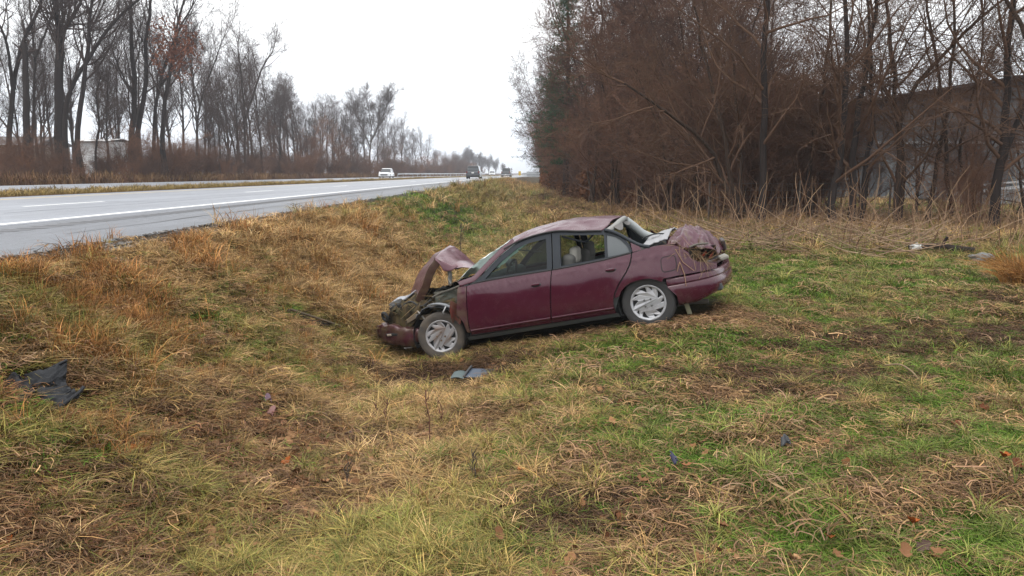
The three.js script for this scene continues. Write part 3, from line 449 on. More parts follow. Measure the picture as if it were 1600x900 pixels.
{
  const r = rng(550), far = [], near = [], leafy = [], tan = [];
  for (let k = 0; k < 430; k++) {                                       // brush along the far side of the highway
    const s = 42 + 290 * r() ** 1.5, x = bend(s) - 32.9 - 9 * r() ** 1.3, h = (.45 + .75 * r() + (r() < .08 ? .8 : 0)) * (.95 + .45 * n2(x * .1, s * .09)) * (s < 95 && x < -33 && x / s < -.5 ? .58 : 1), t = r();
    far.push([x, ground(x, s) - .05, -s, r() * 6.3, h, 1 + .3 * r(), C(lerp(.075, .17, t), lerp(.048, .085, t), lerp(.038, .05, t)).multiplyScalar(.8 + .5 * r())]);
  }
  scatter('far_undergrowth', 'brown undergrowth below the trees across the highway', bushes, white, far);
  const rim = [];
  for (let k = 0; k < 900; k++) { const s = 30 + 250 * r() ** 1.6, x = bend(s) - 32.3 - 2.6 * r() ** 2; rim.push([x, ground(x, s), -s, r() * 6.3, 1.8 + 2.2 * r(), 1.2, C(.2, .12, .055).lerp(C(.12, .06, .035), r()).multiplyScalar(.7 + .6 * r())]); }
  for (let k = 0; k < 1500; k++) { const s = 22 + 260 * r() ** 1.7, x = bend(s) - 16.5 - 3.9 * r(); rim.push([x, ground(x, s), -s, r() * 6.3, .75 + .9 * r(), .8, C(.27, .185, .075).lerp(C(.17, .13, .045), r()).multiplyScalar(.7 + .6 * r())]); }
  scatter('verge_grass', 'tan dry grass on the median and along the far roadside', [tuftGeo(31, { n: 40, spread: .22, h: .24, lean: .9, w: .012 }), tuftGeo(32, { n: 40, spread: .22, h: .24, lean: .9, w: .012 })], matte(1, 1, 1, .85), rim);
  for (let k = 0; k < 420; k++) {                                       // brush inside the thicket
    const s = 21 + 120 * r() ** 1.9, x = -1 + 30 * r(), e = edgeDepth(x, s); if (e < .3 || e > (s > 27 && x < 8 ? 14 : 4.5) || x > 8.2 && r() < .93) continue;
    const t = r(), deep = s > 27 && x < 7; near.push([x, ground(x, s) - .05, -s, r() * 6.3, (deep ? .9 : .45) + (deep ? .8 : .4) * r(), 1 + .4 * r(), C(lerp(.085, .2, t), lerp(.05, .108, t), lerp(.036, .068, t)).multiplyScalar(.7 + .5 * r())]);
  }
  for (let k = 0; k < 260; k++) { const s = 26 + 100 * r() ** 1.4, p = table([26, 34, 48, 70, 110, 130], [6.4, 4.7, 3.2, 2.4, 2.7, 3.4], s), x = p + .2 + 3.5 * r(); near.push([x, ground(x, s) - .05, -s, r() * 6.3, .8 + .9 * r(), 1.2, C(.15, .08, .052).multiplyScalar(.75 + .5 * r())]); }
  scatter('thicket_undergrowth', 'reddish-brown twiggy undergrowth of the thicket behind the car', bushes, white, near);
  for (let k = 0; k < 60; k++) { const s = 34 + 80 * r(), x = table([26, 34, 48, 70, 110, 130], [6.4, 4.7, 3.2, 2.2, 2.2, 3], s) - .3 + 1.6 * r(); leafy.push([x, ground(x, s) - .1, -s, r() * 6.3, .7 + .75 * r(), .8 + .5 * r(), C(.17, .068, .028).lerp(C(.11, .055, .03), r()).multiplyScalar(.7 + .6 * r())]); }
  scatter('russet_undergrowth', 'russet leaves still held by the low bushes at the thicket edge', [leafyBush], matte(1, 1, 1, .8), leafy);
}
// dead canes: tall bent stalks and a flattened heap of them at the foot of the thicket
{
  const r = rng(560), cane = (seed, bow) => { const q = rng(seed), m = new Mesher(), p = []; for (let k = 0; k <= 6; k++) { const t = k / 6; p.push(V(bow * t * t + .03 * (q() - .5), t * (1 - .25 * bow * t), .05 * (q() - .5))); } m.tube(p, (t) => .0062 * (1 - .65 * t), 4, undefined, false); return m.geo(); };
  const up = [], down = [];
  for (let k = 0; k < 1350; k++) {
    const px = lerp(930, 1620, r() ** .95), py = lerp(352, 400, r() ** 1.4) - (px < 1120 ? 22 : 0), p = groundAt(px, py), t = r();
    up.push([p.x, p.y - .03, p.z, r() * 6.3, .35 + 1.5 * r() ** 3, 1, C(lerp(.12, .36, t * t), lerp(.068, .24, t * t), lerp(.042, .145, t * t)), (r() - .5) * 1.0, (r() - .5) * 1.0]);
  }
  for (let k = 0; k < 210; k++) { const c = r(), px = lerp(1090, 1470, r() ** 1.2), py = lerp(366, 404, r()) + 6 * n2(px * .02, 3) + (c < .4 ? (px - 1300) * .03 : 0), p = groundAt(px, py), t = r(); down.push([p.x, p.y + .03 + .26 * r() * r(), p.z, (r() - .5) * 1.3 + (r() < .5 ? 3.14 : 0), .8 + 1.3 * r(), 1, C(lerp(.13, .36, t * t), lerp(.085, .25, t * t), lerp(.058, .165, t * t)), (r() - .5) * .4, 1.45 + .2 * (r() - .5)]); }
  scatter('dead_canes', 'tan dead canes standing and leaning at the foot of the thicket', [cane(1, .2), cane(2, .45), cane(3, .1), cane(4, .7)], matte(1, 1, 1, .8), up);
  scatter('fallen_canes', 'flattened heap of tan canes on the grass at the thicket edge', [cane(5, .1), cane(6, .25)], matte(1, 1, 1, .8), down);
}
// --- trees of the thicket
const thickLevels = (k = 1) => [{ n: Math.round(13 * k), len: 3.4, ang: .85, seg: 6, wander: .5, up: .05, from: .1, r: .055 }, { n: 7, len: 1.6, ang: .8, seg: 4, wander: .5, up: .03, from: .12, r: .018 }, { n: 6, len: .8, ang: .75, seg: 3, wander: .45, up: .02, from: .15 }, { n: 4, len: .42, ang: .65, seg: 2, wander: .35, up: .02 }];
const T = (name, label, s, px, stems, seed, k = 1, tm = bark.brown, cm = twig.brown, extra = {}) => pictureTree(name, label, s, px, stems, thickLevels(k), tm, cm, seed, { rmin: .0048, ...extra });
T('bare_tree', 'many-limbed bare tree leaning left over the undergrowth right behind the car', 23.5, 1146, [[[[1146, 335], [1128, 270], [1095, 215, -.5], [1040, 175, -1], [975, 130, -1.5]], .12, .035, { from: .2 }], [[[1150, 340, .3], [1140, 260, .3], [1122, 180, .5], [1100, 90, 1], [1085, 10, 1]], .13, .035, { from: .2 }], [[[1155, 335, .6], [1158, 250, .8], [1150, 150, 1], [1140, 40, 1.4]], .11, .03, { from: .25 }]], 601, .8);
T('bare_tree', 'single dark straight trunk between the leaning tree and the wire fence', 22.5, 1191, [[[[1190, 340], [1191, 240], [1195, 120], [1197, 0], [1200, -90]], .15, .07, { from: .4 }]], 602, 1.1, bark.dark);
T('bare_tree', 'slim bare tree with a curved stem right of the single dark trunk', 25, 1268, [[[[1266, 335], [1264, 270], [1275, 190], [1292, 90], [1300, -20]], .12, .04, { from: .3 }], [[[1270, 335, .5], [1285, 250, .6], [1310, 140, 1], [1345, 40, 1.3]], .09, .03, { from: .3 }]], 603, .5);
T('multi_stem_tree', 'thick clump of dark stems rising from one base in front of the wire fence', 22.2, 1325, [[[[1298, 345, -.2], [1306, 280], [1318, 190], [1322, 90], [1318, -30]], .17, .06, { from: .35 }], [[[1330, 345], [1332, 260, .3], [1345, 150, .6], [1362, 40, 1], [1375, -40, 1]], .16, .05, { from: .35 }], [[[1345, 345, .4], [1352, 270, .6], [1362, 200, 1], [1358, 80, 1.4], [1350, -30, 1.6]], .12, .04, { from: .35 }]], 604, .5, bark.dark);
T('bare_tree', 'bare tree whose long limb slants up to the right across the barn', 22.6, 1402, [[[[1400, 350], [1402, 250], [1410, 190], [1440, 120, .3], [1500, 60, .6], [1560, 5, 1]], .11, .045, { from: .25 }], [[[1406, 350, .4], [1408, 240, .6], [1398, 140, .8], [1388, 30, 1], [1380, -50, 1]], .12, .04, { from: .3 }]], 605, .6);
T('bare_tree', 'pair of thin crossing stems left of the rightmost dark trunk', 23, 1470, [[[[1450, 345], [1464, 260], [1482, 170], [1490, 60], [1486, -40]], .1, .035, { from: .3 }], [[[1486, 345, .4], [1478, 260, .5], [1470, 150, .8], [1452, 40, 1], [1440, -40, 1]], .1, .035, { from: .3 }]], 606, .55);
T('bare_tree', 'slight bent bare sapling in front of the pale ramp by the barn', 24.5, 1520, [[[[1518, 345], [1515, 300], [1500, 250], [1512, 180], [1530, 100], [1535, 20]], .085, .03, { from: .25 }]], 607, .6);
T('bare_tree', 'stout dark trunk farthest along the wire fence with a crown over the barn roof', 21.2, 1553, [[[[1549, 360], [1556, 300], [1566, 230], [1574, 130], [1580, 40], [1590, -50]], .2, .07, { from: .35 }], [[[1562, 260], [1590, 190, .4], [1615, 120, .6], [1640, 30, 1]], .1, .03, { air: 1, from: .2, flare: 0 }]], 608, .7, bark.dark);
T('bare_tree', 'bare tree cut off by the edge of the view beyond the rusty grass clump', 20.5, 1650, [[[[1650, 360], [1645, 260], [1630, 150], [1600, 60], [1560, -20]], .14, .05, { from: .2 }], [[[1655, 360, .4], [1660, 240, .5], [1650, 100, .8]], .12, .04, { from: .3 }]], 609, .7);
{
  const protos = [];
  for (let k = 0; k < 6; k++) { const r = rng(620 + k), stems = []; for (let q = 0; q < 3; q++) { const st = straight(8.5 + 2.5 * r(), .1 + .03 * r(), 640 + k * 5 + q, .3); st.from = .12; st.pts[0].x += q * .3 - .3; stems.push(st); } protos.push(grow({ seed: 660 + k, stems, levels: thickLevels(.62), rmin: .0085 })); }
  const r = rng(680), made = protos.map(() => null), spots = [], ord = {};
  // [picture column, distance, top row]
  for (const e of [[868, 118, 95], [858, 96, 130], [872, 82, 130], [845, 112, 160], [880, 70, 150], [862, 74, 120], [900, 62, 120], [885, 90, 100], [915, 52, 60], [895, 54, 150], [935, 47, -40], [912, 64, -40], [950, 42, -30], [925, 40, 60], [965, 50, -60], [985, 39, -60], [960, 36, 20], [1005, 44, -80], [1030, 35, -50], [1000, 33, 60], [1055, 40, -80], [1080, 32, -60], [1045, 30, 50], [1110, 36, -80], [1090, 29, 10], [1140, 31, -60], [1165, 28, 0], [1120, 27, 40], [1225, 27.5, 60], [1180, 34, -60], [1240, 33, 40], [1262, 28.5, 90], [1350, 27.5, 120], [1432, 27.5, 110], [1512, 28, 90], [1600, 27, 70], [848, 140, 190], [1700, 24, -40]]) spots.push(e);
  spots.sort((p, q) => p[0] - q[0]).forEach(([px, s, top], k) => {
    const p = at(px, 300, s), y = ground(p.x, s) - .1, h = at(px, top, s).y - y, q = k % 6, sc = clamp(h / 11.2, .35, 1.9), zone = px > 1160 ? [nth(ord.a = (ord.a ?? 0) + 1) + ' of the slim reddish trees before the wire fence, from the left', 'slim trees before the wire fence'] : px < 900 ? [nth(ord.b = (ord.b ?? 0) + 1) + ' of the feathery trees at the far tip of the thicket, from the left', 'trees at the far tip of the thicket'] : ['reddish-brown bare tree packed into the thicket behind the car', 'trees packed into the thicket behind the car'];
    if (!made[q]) { made[q] = treeThing('thicket_tree', zone[0], [p.x, y, p.z], protos[q], bark.brown, q % 2 ? twig.red : twig.umber, zone[1]); made[q].scale.setScalar(sc); made[q].rotation.y = r() * 6; } else copyOf(made[q], zone[0], [p.x, y, p.z], r() * 6.3, sc, zone[1]);
  });
}
{ // pines behind the far tip of the thicket
  function pine(seed, h) {
    const r = rng(seed), tr = new Mesher(), cr = new Mesher(); tr.tube([V(0, 0, 0), V(.1, h * .5, 0), V(0, h, .1)], [.28, .18, .03], 7);
    for (let y = h * .16; y < h; y += .34) { const n = 5, reach = (1 - (y / h) ** 1.6) * 3.6 * (.7 + .5 * r()) + .3; for (let k = 0; k < n; k++) { const a = r() * 6.283, l = reach * (.55 + .6 * r()), dx = Math.cos(a), dz = Math.sin(a), tip = V(dx * l, y + l * (.15 - .2 * r()), dz * l); tr.tube([V(0, y, 0), tip], [.03, .008], 3, undefined, false);
      for (let q = 0; q < 22; q++) { const t = .25 + .8 * r(), c = V(0, y, 0).lerp(tip, t); c.x += (r() - .5) * .6; c.y += (r() - .5) * .35; c.z += (r() - .5) * .6; for (let b = 0; b < 5; b++) { const d = V(r() - .5, r() - .3, r() - .5).normalize().multiplyScalar(.2 + .16 * r()), w = V(r() - .5, r() - .5, r() - .5).normalize().multiplyScalar(.022); cr.tri(cr.v(c.x + w.x, c.y + w.y, c.z + w.z), cr.v(c.x - w.x, c.y - w.y, c.z - w.z), cr.v(c.x + d.x, c.y + d.y, c.z + d.z)); } } } }
    return { trunk: tr.geo(), crown: cr.geo(false) };
  }
  const needles = matte(.03, .07, .032, .8), g = pine(700, 19), place = (px, s, top) => { const p = at(px, 290, s), y = ground(p.x, s) - .2; return [[p.x, y, p.z], (at(px, top, s).y - y) / 19]; };
  const [a, ka] = place(884, 52, -60), t = treeThing('pine_tree', 'tall dark green pine rising above the far end of the thicket', a, g, bark.dark, needles); t.scale.setScalar(ka);
  const [b, kb] = place(862, 72, 110); copyOf(t, 'smaller dark pine half hidden by twigs at the far tip of the thicket', b, 2, kb);
}
// ---------------------------------------------------------------- the wrecked saloon. Own axes: x = u, metres behind the front axle; y = v above the wheels' footing; z = w, towards the driver's side
const car = thing('wrecked_car', 'wrecked maroon four-door saloon nose-down in the grassy ditch, bonnet folded up', 'car', [CAR.o.x, CAR.o.y, CAR.o.z]);
car.quaternion.setFromRotationMatrix(new THREE.Matrix4().makeBasis(CAR.x, CAR.y, CAR.z));
const dustMap = (() => { const S = 512, d = new Uint8Array(S * S * 4); for (let k = 0; k < S * S; k++) { const x = k % S / S, y = Math.floor(k / S) / S, v = 120 + 70 * fbm2(x * 7, y * 7, 5) + 30 * n2(x * 60, y * 60); d[k * 4] = d[k * 4 + 1] = d[k * 4 + 2] = clamp(v, 30, 255); d[k * 4 + 3] = 255; } const t = new THREE.DataTexture(d, S, S, THREE.RGBAFormat); t.wrapS = t.wrapT = THREE.RepeatWrapping; t.magFilter = THREE.LinearFilter; t.needsUpdate = true; return t; })();
const PAINT = C(.05, .0045, .0165), MUD = C(.09, .062, .04), DUST = C(.1, .06, .06);
const paint = new THREE.MeshPhysicalMaterial({ vertexColors: true, roughness: .5, roughnessMap: dustMap, metalness: .1, specularIntensity: .5, clearcoat: .62, clearcoatRoughness: .1 });
const dullPaint = new THREE.MeshPhysicalMaterial({ vertexColors: true, roughness: .8, roughnessMap: dustMap, metalness: .1, specularIntensity: .5, clearcoat: .35, clearcoatRoughness: .3 });
const muddy = new THREE.MeshPhysicalMaterial({ vertexColors: true, roughness: .9, specularIntensity: .3 });
const trim = std(.02, .022, .025, .45), trimGrey = phys(.022, .026, .032, .55, { specularIntensity: .35 }), rubber = std(.018, .018, .018, .8), cabin = std(.035, .04, .042, .85), cloth = std(.085, .085, .08, .95), steel = std(.2, .2, .2, .5, { metal: .5 }), dirtSteel = std(.085, .078, .065, .8), lamp = phys(.25, .01, .01, .2, { clearcoat: .6 });
const dusty = (p, f = 1) => { const low = smoothstep(.62 - p.y, 0, .45) * clamp(.1 + 1.1 * fbm3(p.x * 8, p.y * 8, 5, 3), 0, .6) + .8 * smoothstep(.56 - Math.min(Math.hypot(p.x - 2.6, p.y - .3), Math.hypot(p.x, p.y - .3)), 0, .16) * clamp(.2 + 1.3 * fbm3(p.x * 14, p.y * 14, 1, 3), 0, .8), up = 0, n = clamp(.02 + .16 * fbm3(p.x * 3, p.y * 3, p.z * 3, 3), 0, .5); return PAINT.clone().lerp(DUST, clamp((n + low + up) * f * .5, 0, .8)); };
// half width of the body at (u, v)
const WV = [[.15, .70], [.2, .745], [.25, .79], [.315, .826], [.42, .842], [.55, .846], [.66, .842], [.74, .832], [.8, .817], [.84, .803], [.88, .79], [.95, .762], [1.05, .718], [1.15, .672], [1.25, .627], [1.32, .595], [1.4, .56]];
const WX = WV.map((q) => q[0]), WY = WV.map((q) => q[1]);
function half(u, v) {
  let w = 0; for (const [o, k] of [[-.03, .25], [0, .5], [.03, .25]]) w += k * table(WX, WY, v + o);
  if (u > 2.75) w -= .30 * clamp((u - 2.75) / .7, 0, 1) ** 2.6; if (u < .1) w -= .2 * clamp((.1 - u) / 1, 0, 1) ** 2;
  const ra = Math.hypot(u - 2.6, v - .29); if (ra < .5) w += .014 * smoothstep(.5 - ra, 0, .17);
  w += .005 * n3(u * 1.6, v * 2.2, 4) + .0035 * n3(u * 4, v * 4, 8) * smoothstep(u, 1.6, 3.3);
  w += .004 * Math.exp(-(((v - .805) / .014) ** 2));                   // crease below the windows
  return w;
}
function panel(outline, sign, { inset = 0, thick = .03, holes = [], colour, grid = .05 } = {}) {
  const shape = new THREE.Shape(outline.map(([x, y]) => new THREE.Vector2(x, y)));
  for (const h of holes) shape.holes.push(new THREE.Path(h.map(([x, y]) => new THREE.Vector2(x, y))));
  const flat = new TessellateModifier(grid, 7).modify(new THREE.ShapeGeometry(shape).toNonIndexed()), q = flat.attributes.position, m = new Mesher(), n = [];
  const F = (u, v) => half(u, v) - inset, add = (u, v, dz = 0) => { const w = F(u, v), e = .012, du = (F(u + e, v) - F(u - e, v)) / (2 * e), dv = (F(u, v + e) - F(u, v - e)) / (2 * e), l = Math.hypot(du, dv, 1); n.push(-du / l, -dv / l, sign / l); const p = V(u, v, sign * (w + dz)); return m.v(p.x, p.y, p.z, colour && colour(p)); };
  for (let k = 0; k < q.count; k += 3) { const a = add(q.getX(k), q.getY(k)), b = add(q.getX(k + 1), q.getY(k + 1)), c = add(q.getX(k + 2), q.getY(k + 2)); sign > 0 ? m.tri(a, b, c) : m.tri(a, c, b); }
  for (let k = 0; k < m.p.length / 3; k++) m.uv.push(m.p[k * 3], m.p[k * 3 + 1]);
  if (thick) for (const loop of [outline, ...holes]) {                  // turned-in rim
    for (let k = 0; k < loop.length; k++) {
      const [ax, ay] = loop[k], [bx, by] = loop[(k + 1) % loop.length], parts = Math.max(1, Math.ceil(Math.hypot(bx - ax, by - ay) / grid));
      for (let i = 0; i < parts; i++) { const t0 = i / parts, t1 = (i + 1) / parts, x0 = lerp(ax, bx, t0), y0 = lerp(ay, by, t0), x1 = lerp(ax, bx, t1), y1 = lerp(ay, by, t1), nx = y1 - y0, ny = x0 - x1, l = Math.hypot(nx, ny) || 1, ids = [];
        for (const [x, y, d] of [[x0, y0, 0], [x1, y1, 0], [x1, y1, -thick], [x0, y0, -thick]]) { const p = V(x, y, sign * (F(x, y) + d)); ids.push(m.v(p.x, p.y, p.z, colour && colour(p))); n.push(nx / l, ny / l, 0); m.uv.push(x, y); }
        m.quad(...ids); }
    }
  }
  const g = m.geo(false); g.setAttribute('normal', new THREE.BufferAttribute(new Float32Array(n), 3)); g.normalizeNormals();
  if (thick) { // make the rims' normals agree with their faces
    const p = g.attributes.position, N = g.attributes.normal, ix = g.index.array, a = V(), b = V(), c = V(), fn = V();
    for (let k = 0; k < ix.length; k += 3) { a.fromBufferAttribute(p, ix[k]); b.fromBufferAttribute(p, ix[k + 1]); c.fromBufferAttribute(p, ix[k + 2]); fn.crossVectors(b.clone().sub(a), c.clone().sub(a)); for (let j = 0; j < 3; j++) { const i = ix[k + j], d = fn.x * N.getX(i) + fn.y * N.getY(i) + fn.z * N.getZ(i); if (d < 0) N.setXYZ(i, -N.getX(i), -N.getY(i), -N.getZ(i)); } }
  }
  return g;
}
const DOOR_F = [[.50, .862], [.485, .78], [.462, .6], [.44, .45], [.43, .27], [1.0, .262], [1.45, .258], [1.475, .4], [1.51, .58], [1.545, .74], [1.568, .856], [1.3, .866], [1.0, .872], [.75, .876]];
const DOOR_R = [[1.58, .856], [1.557, .74], [1.522, .58], [1.487, .4], [1.462, .258], [1.9, .25], [2.215, .245], [2.217, .33], [2.225, .40], [2.25, .475], [2.322, .58], [2.38, .645], [2.432, .705], [2.468, .757], [2.49, .80], [2.506, .845], [2.512, .884], [2.2, .862], [1.9, .856]];
const arch = [[2.23, .245], [2.232, .33], [2.24, .395], [2.294, .435], [2.335, .49], [2.39, .537], [2.45, .566], [2.52, .58], [2.60, .584], [2.68, .577], [2.75, .549], [2.81, .505], [2.845, .465]];
const QUARTER = [[2.527, .884], [2.521, .845], [2.505, .796], [2.483, .751], [2.446, .698], [2.394, .637], [2.336, .572], [2.265, .47], [2.247, .43], [2.30, .438], [2.335, .49], [2.39, .537], [2.45, .566], [2.52, .58], [2.60, .584], [2.68, .577], [2.75, .549], [2.80, .52], [2.825, .553], [2.95, .556], [3.1, .553], [3.28, .546], [3.38, .542], [3.385, .60], [3.29, .63], [3.2, .66], [3.145, .71], [3.125, .78], [3.05, .85], [2.99, .885], [2.92, .905], [2.83, .913], [2.72, .910], [2.638, .897]];
const FENDER = [[.49, .862], [.475, .78], [.452, .6], [.43, .45], [.42, .30], [.385, .31], [.375, .42], [.345, .5], [.31, .55], [.325, .63], [.35, .72], [.36, .80], [.375, .865]];
const SAIL = [[2.535, .893], [2.64, .905], [2.60, .96], [2.555, 1.01], [2.515, 1.052], [2.525, .97]];
for (const sg of [1, -1]) {
  const P = (name, o, opt) => { const m = put(name, panel(o, sg, { colour: (p) => dusty(p), ...opt }), paint, car); return m; };
  const fd = P('front_door', DOOR_F), rd = P('rear_door', DOOR_R); P('quarter_panel', QUARTER); P('rear_pillar', SAIL);
  if (sg > 0) put('front_wing_strip', panel(FENDER, 1, { colour: (p) => dusty(p, 2).lerp(MUD, clamp(.35 + .9 * fbm3(p.x * 9, p.y * 9, 3, 3), 0, .9)) }), dullPaint, car);
  for (const [d, u, v] of [[fd, 1.368, .727], [rd, 2.262, .742]]) {     // handles
    const cup = new THREE.SphereGeometry(1, 20, 12).scale(.062, .024, .012); moved(cup, u, v, sg * (half(u, v) + .001), 0, 0, -.02); put('handle_cup', cup, trim, d);
    const flap = rbox(.105, .026, .02, .009, 3); const fp = flap.attributes.position, cc = new Float32Array(fp.count * 3); for (let k = 0; k < fp.count; k++) { const c = PAINT; cc.set([c.r, c.g, c.b], k * 3); } flap.setAttribute('color', new THREE.BufferAttribute(cc, 3)); moved(flap, u - .004, v + .008, sg * (half(u, v) + .014), 0, 0, -.03); put('door_handle', flap, paint, d);
  }
  // window frames and glass
  const FR = [[.6, .879], [.70, .955], [.784, 1.02], [.95, 1.135], [1.115, 1.226], [1.22, 1.256], [1.318, 1.272], [1.45, 1.28], [1.597, 1.281], [1.592, 1.1], [1.578, .87], [1.3, .88], [1.0, .886], [.75, .890]];
  const HOLE = [[.735, .9], [1.0, .897], [1.3, .89], [1.518, .884], [1.528, 1.05], [1.531, 1.221], [1.349, 1.214], [1.25, 1.203], [1.163, 1.178], [.95, 1.062], [.85, .99]];
  const fr = put('front_window_frame', panel(FR, sg, { inset: .012, thick: .04, holes: [HOLE.slice().reverse()] }), trimGrey, car);
  put('front_window', panel(HOLE, sg, { inset: .03, thick: 0 }), phys(.2, .27, .24, .03, { transmission: 1, thickness: 0, specularIntensity: .35 }), fr);
  const RR = [[1.592, .868], [1.605, 1.1], [1.61, 1.281], [1.7, 1.278], [1.95, 1.232], [2.223, 1.19], [2.30, 1.168], [2.39, 1.11], [2.46, 1.045], [2.50, .98], [2.525, .9], [2.515, .896], [2.2, .874], [1.9, .868]];
  const RH = [[1.689, .886], [1.95, .884], [2.212, .888], [2.22, 1.0], [2.224, 1.14], [1.95, 1.186], [1.702, 1.232], [1.694, 1.05]];
  const QH = [[2.24, .889], [2.38, .892], [2.495, .9], [2.486, .945], [2.46, .99], [2.405, 1.055], [2.345, 1.1], [2.255, 1.136]];
  const rf = put('rear_window_frame', panel(RR, sg, { inset: .012, thick: .04, holes: [RH.slice().reverse(), QH.slice().reverse()] }), trimGrey, car);
  put('quarter_window', panel(QH, sg, { inset: .024, thick: 0 }), phys(.04, .05, .056, .4, { clearcoat: .25, clearcoatRoughness: .2 }), rf);
  if (sg < 0) put('rear_window', panel(RH, sg, { inset: .03, thick: 0 }), phys(.4, .5, .45, .04, { transmission: 1, thickness: 0, specularIntensity: .35 }), rf);
  // belt rubber, side moulding, sill
  const along = (u0, u1, vf, off, n = 24) => Array.from({ length: n + 1 }, (_, k) => { const u = lerp(u0, u1, k / n), v = vf(u); return V(u, v, sg * (half(u, v) + off)); });
  put('window_rubber', tubeGeo(along(.6, 1.57, (u) => table([.6, 1, 1.57], [.88, .88, .865], u), .002), .009, 30, 5), rubber, car);
  put('window_rubber', tubeGeo(along(1.595, 2.515, (u) => table([1.6, 1.9, 2.2, 2.51], [.864, .864, .868, .89], u), .002), .009, 30, 5), rubber, car);
  const mould = (u0, u1, v0, off) => { const m = new Mesher(), pr = [[-.014, -.004], [-.012, .008], [.004, .012], [.013, .004], [.014, -.004]]; let last = -1; for (let k = 0; k <= 20; k++) { const u = lerp(u0, u1, k / 20), f = m.p.length / 3; for (const [dv, dz] of pr) { const p = V(u, v0(u) + dv, sg * (half(u, v0(u) + dv) + dz + off)); m.v(p.x, p.y, p.z, dusty(p)); } if (last >= 0) for (let q = 0; q < 4; q++) sg > 0 ? m.quad(last + q, f + q, f + q + 1, last + q + 1) : m.quad(last + q, last + q + 1, f + q + 1, f + q); last = f; } return m.geo(); };
  put('side_moulding', mould(.44, 1.452, (u) => .322 - .008 * u / 2, 0), paint, fd); put('side_moulding', mould(1.476, 2.212, (u) => .322 - .008 * u / 2, 0), paint, rd);
  const sill = sheet(30, 5, (a, b) => { const u = lerp(.36, 2.25, a), q = [[.252, .012], [.235, .004], [.222, .01], [.205, .012], [.198, .0], [.2, -.08]][Math.round(b * 5)]; return [u, q[0], sg * (half(u, q[0]) + q[1])]; }); if (sg < 0) sill.index.array.reverse();
  put('sill', sill, std(.06, .07, .075, .4), car);
}
// inner shell: floor, firewall, bulkhead, wheel wells
put('floor_pan', moved(rbox(2.9, .1, 1.36, .02), 1.55, .25, 0), cabin, car);
put('firewall', moved(rbox(.06, .62, 1.36, .02), .42, .56, 0), cabin, car);
put('rear_bulkhead', moved(rbox(.08, .6, 1.34, .02), 2.66, .58, 0), cabin, car);
put('boot_floor', moved(rbox(.75, .08, 1.2, .02), 3.02, .33, 0), cabin, car);
for (const sg of [1, -1]) { const o = [[.45, .25], [2.2, .25], [2.5, .85], [1.6, .84], [.5, .85]]; put('door_card', panel(o, sg, { inset: .055, thick: .02, grid: .15 }), std(.07, .08, .08, .8), car); }
for (const [u, sg, r] of [[2.6, 1, .335], [2.6, -1, .335], [0, 1, .35], [0, -1, .35]]) { const g = new THREE.CylinderGeometry(r, r, .3, 28, 1, true, -1.9 + Math.PI, 3.8); g.rotateX(Math.PI / 2); put('wheel_well', moved(g, u, .32, sg * .66), rubber, car); }
// cabin
const seatMat = cloth; 
for (const w of [.36, -.36]) {
  const seat = put('front_seat', moved(rbox(.5, .16, .5, .06, 3), 1.32, .46, w, 0, 0, .12), seatMat, car);
  put('seat_back', moved(rbox(.15, .56, .48, .06, 3), 1.66, .72, w, 0, 0, -.28), seatMat, seat);
  put('headrest', moved(rbox(.1, .2, .25, .05, 3), 1.765, .965, w, 0, 0, -.2), w > 0 ? std(.3, .29, .26, .9) : seatMat, seat);
}
const bench = put('rear_seat', moved(rbox(.5, .18, 1.2, .06, 3), 2.26, .46, 0, 0, 0, .1), seatMat, car); put('seat_back', moved(rbox(.14, .52, 1.2, .06, 3), 2.53, .68, 0, 0, 0, -.3), seatMat, bench);
put('dashboard', moved(rbox(.38, .3, 1.3, .09, 4), .62, .78, 0, 0, 0, .1), std(.04, .045, .048, .7), car);
const wheelPivot = put('steering_wheel', moved(new THREE.TorusGeometry(.18, .014, 10, 40).rotateY(Math.PI / 2), .92, .88, .37, 0, 0, -.42), trim, car);
put('steering_hub', moved(rbox(.06, .12, .14, .03, 3), .9, .87, .37, 0, 0, -.42), trim, wheelPivot); put('steering_column', tubeGeo([V(.9, .87, .37), V(.62, .76, .37)], .03), trim, wheelPivot);
put('sun_visor', sheet(8, 4, (a, b) => [1.12 + .16 * b, 1.15 - .04 * b - .05 * a, lerp(.5, .1, a)], .014), std(.3, .29, .26, .9), car);
put('hanging_trim', tubeGeo([V(1.72, 1.215, .60), V(1.85, 1.15, .58), V(1.98, 1.1, .55), V(2.1, 1.17, .57), V(2.2, 1.14, .58)], .012, 24, 6), trimGrey, car);
const mir = put('door_mirror', moved(new THREE.SphereGeometry(1, 20, 14).scale(.06, .075, .1), .47, .945, -.9), trim, car); put('mirror_glass', moved(new THREE.CylinderGeometry(.066, .066, .01, 24).rotateZ(Math.PI / 2).scale(1, .85, 1.1), .525, .945, -.9), std(.3, .34, .33, .08, { metal: .8 }), mir);
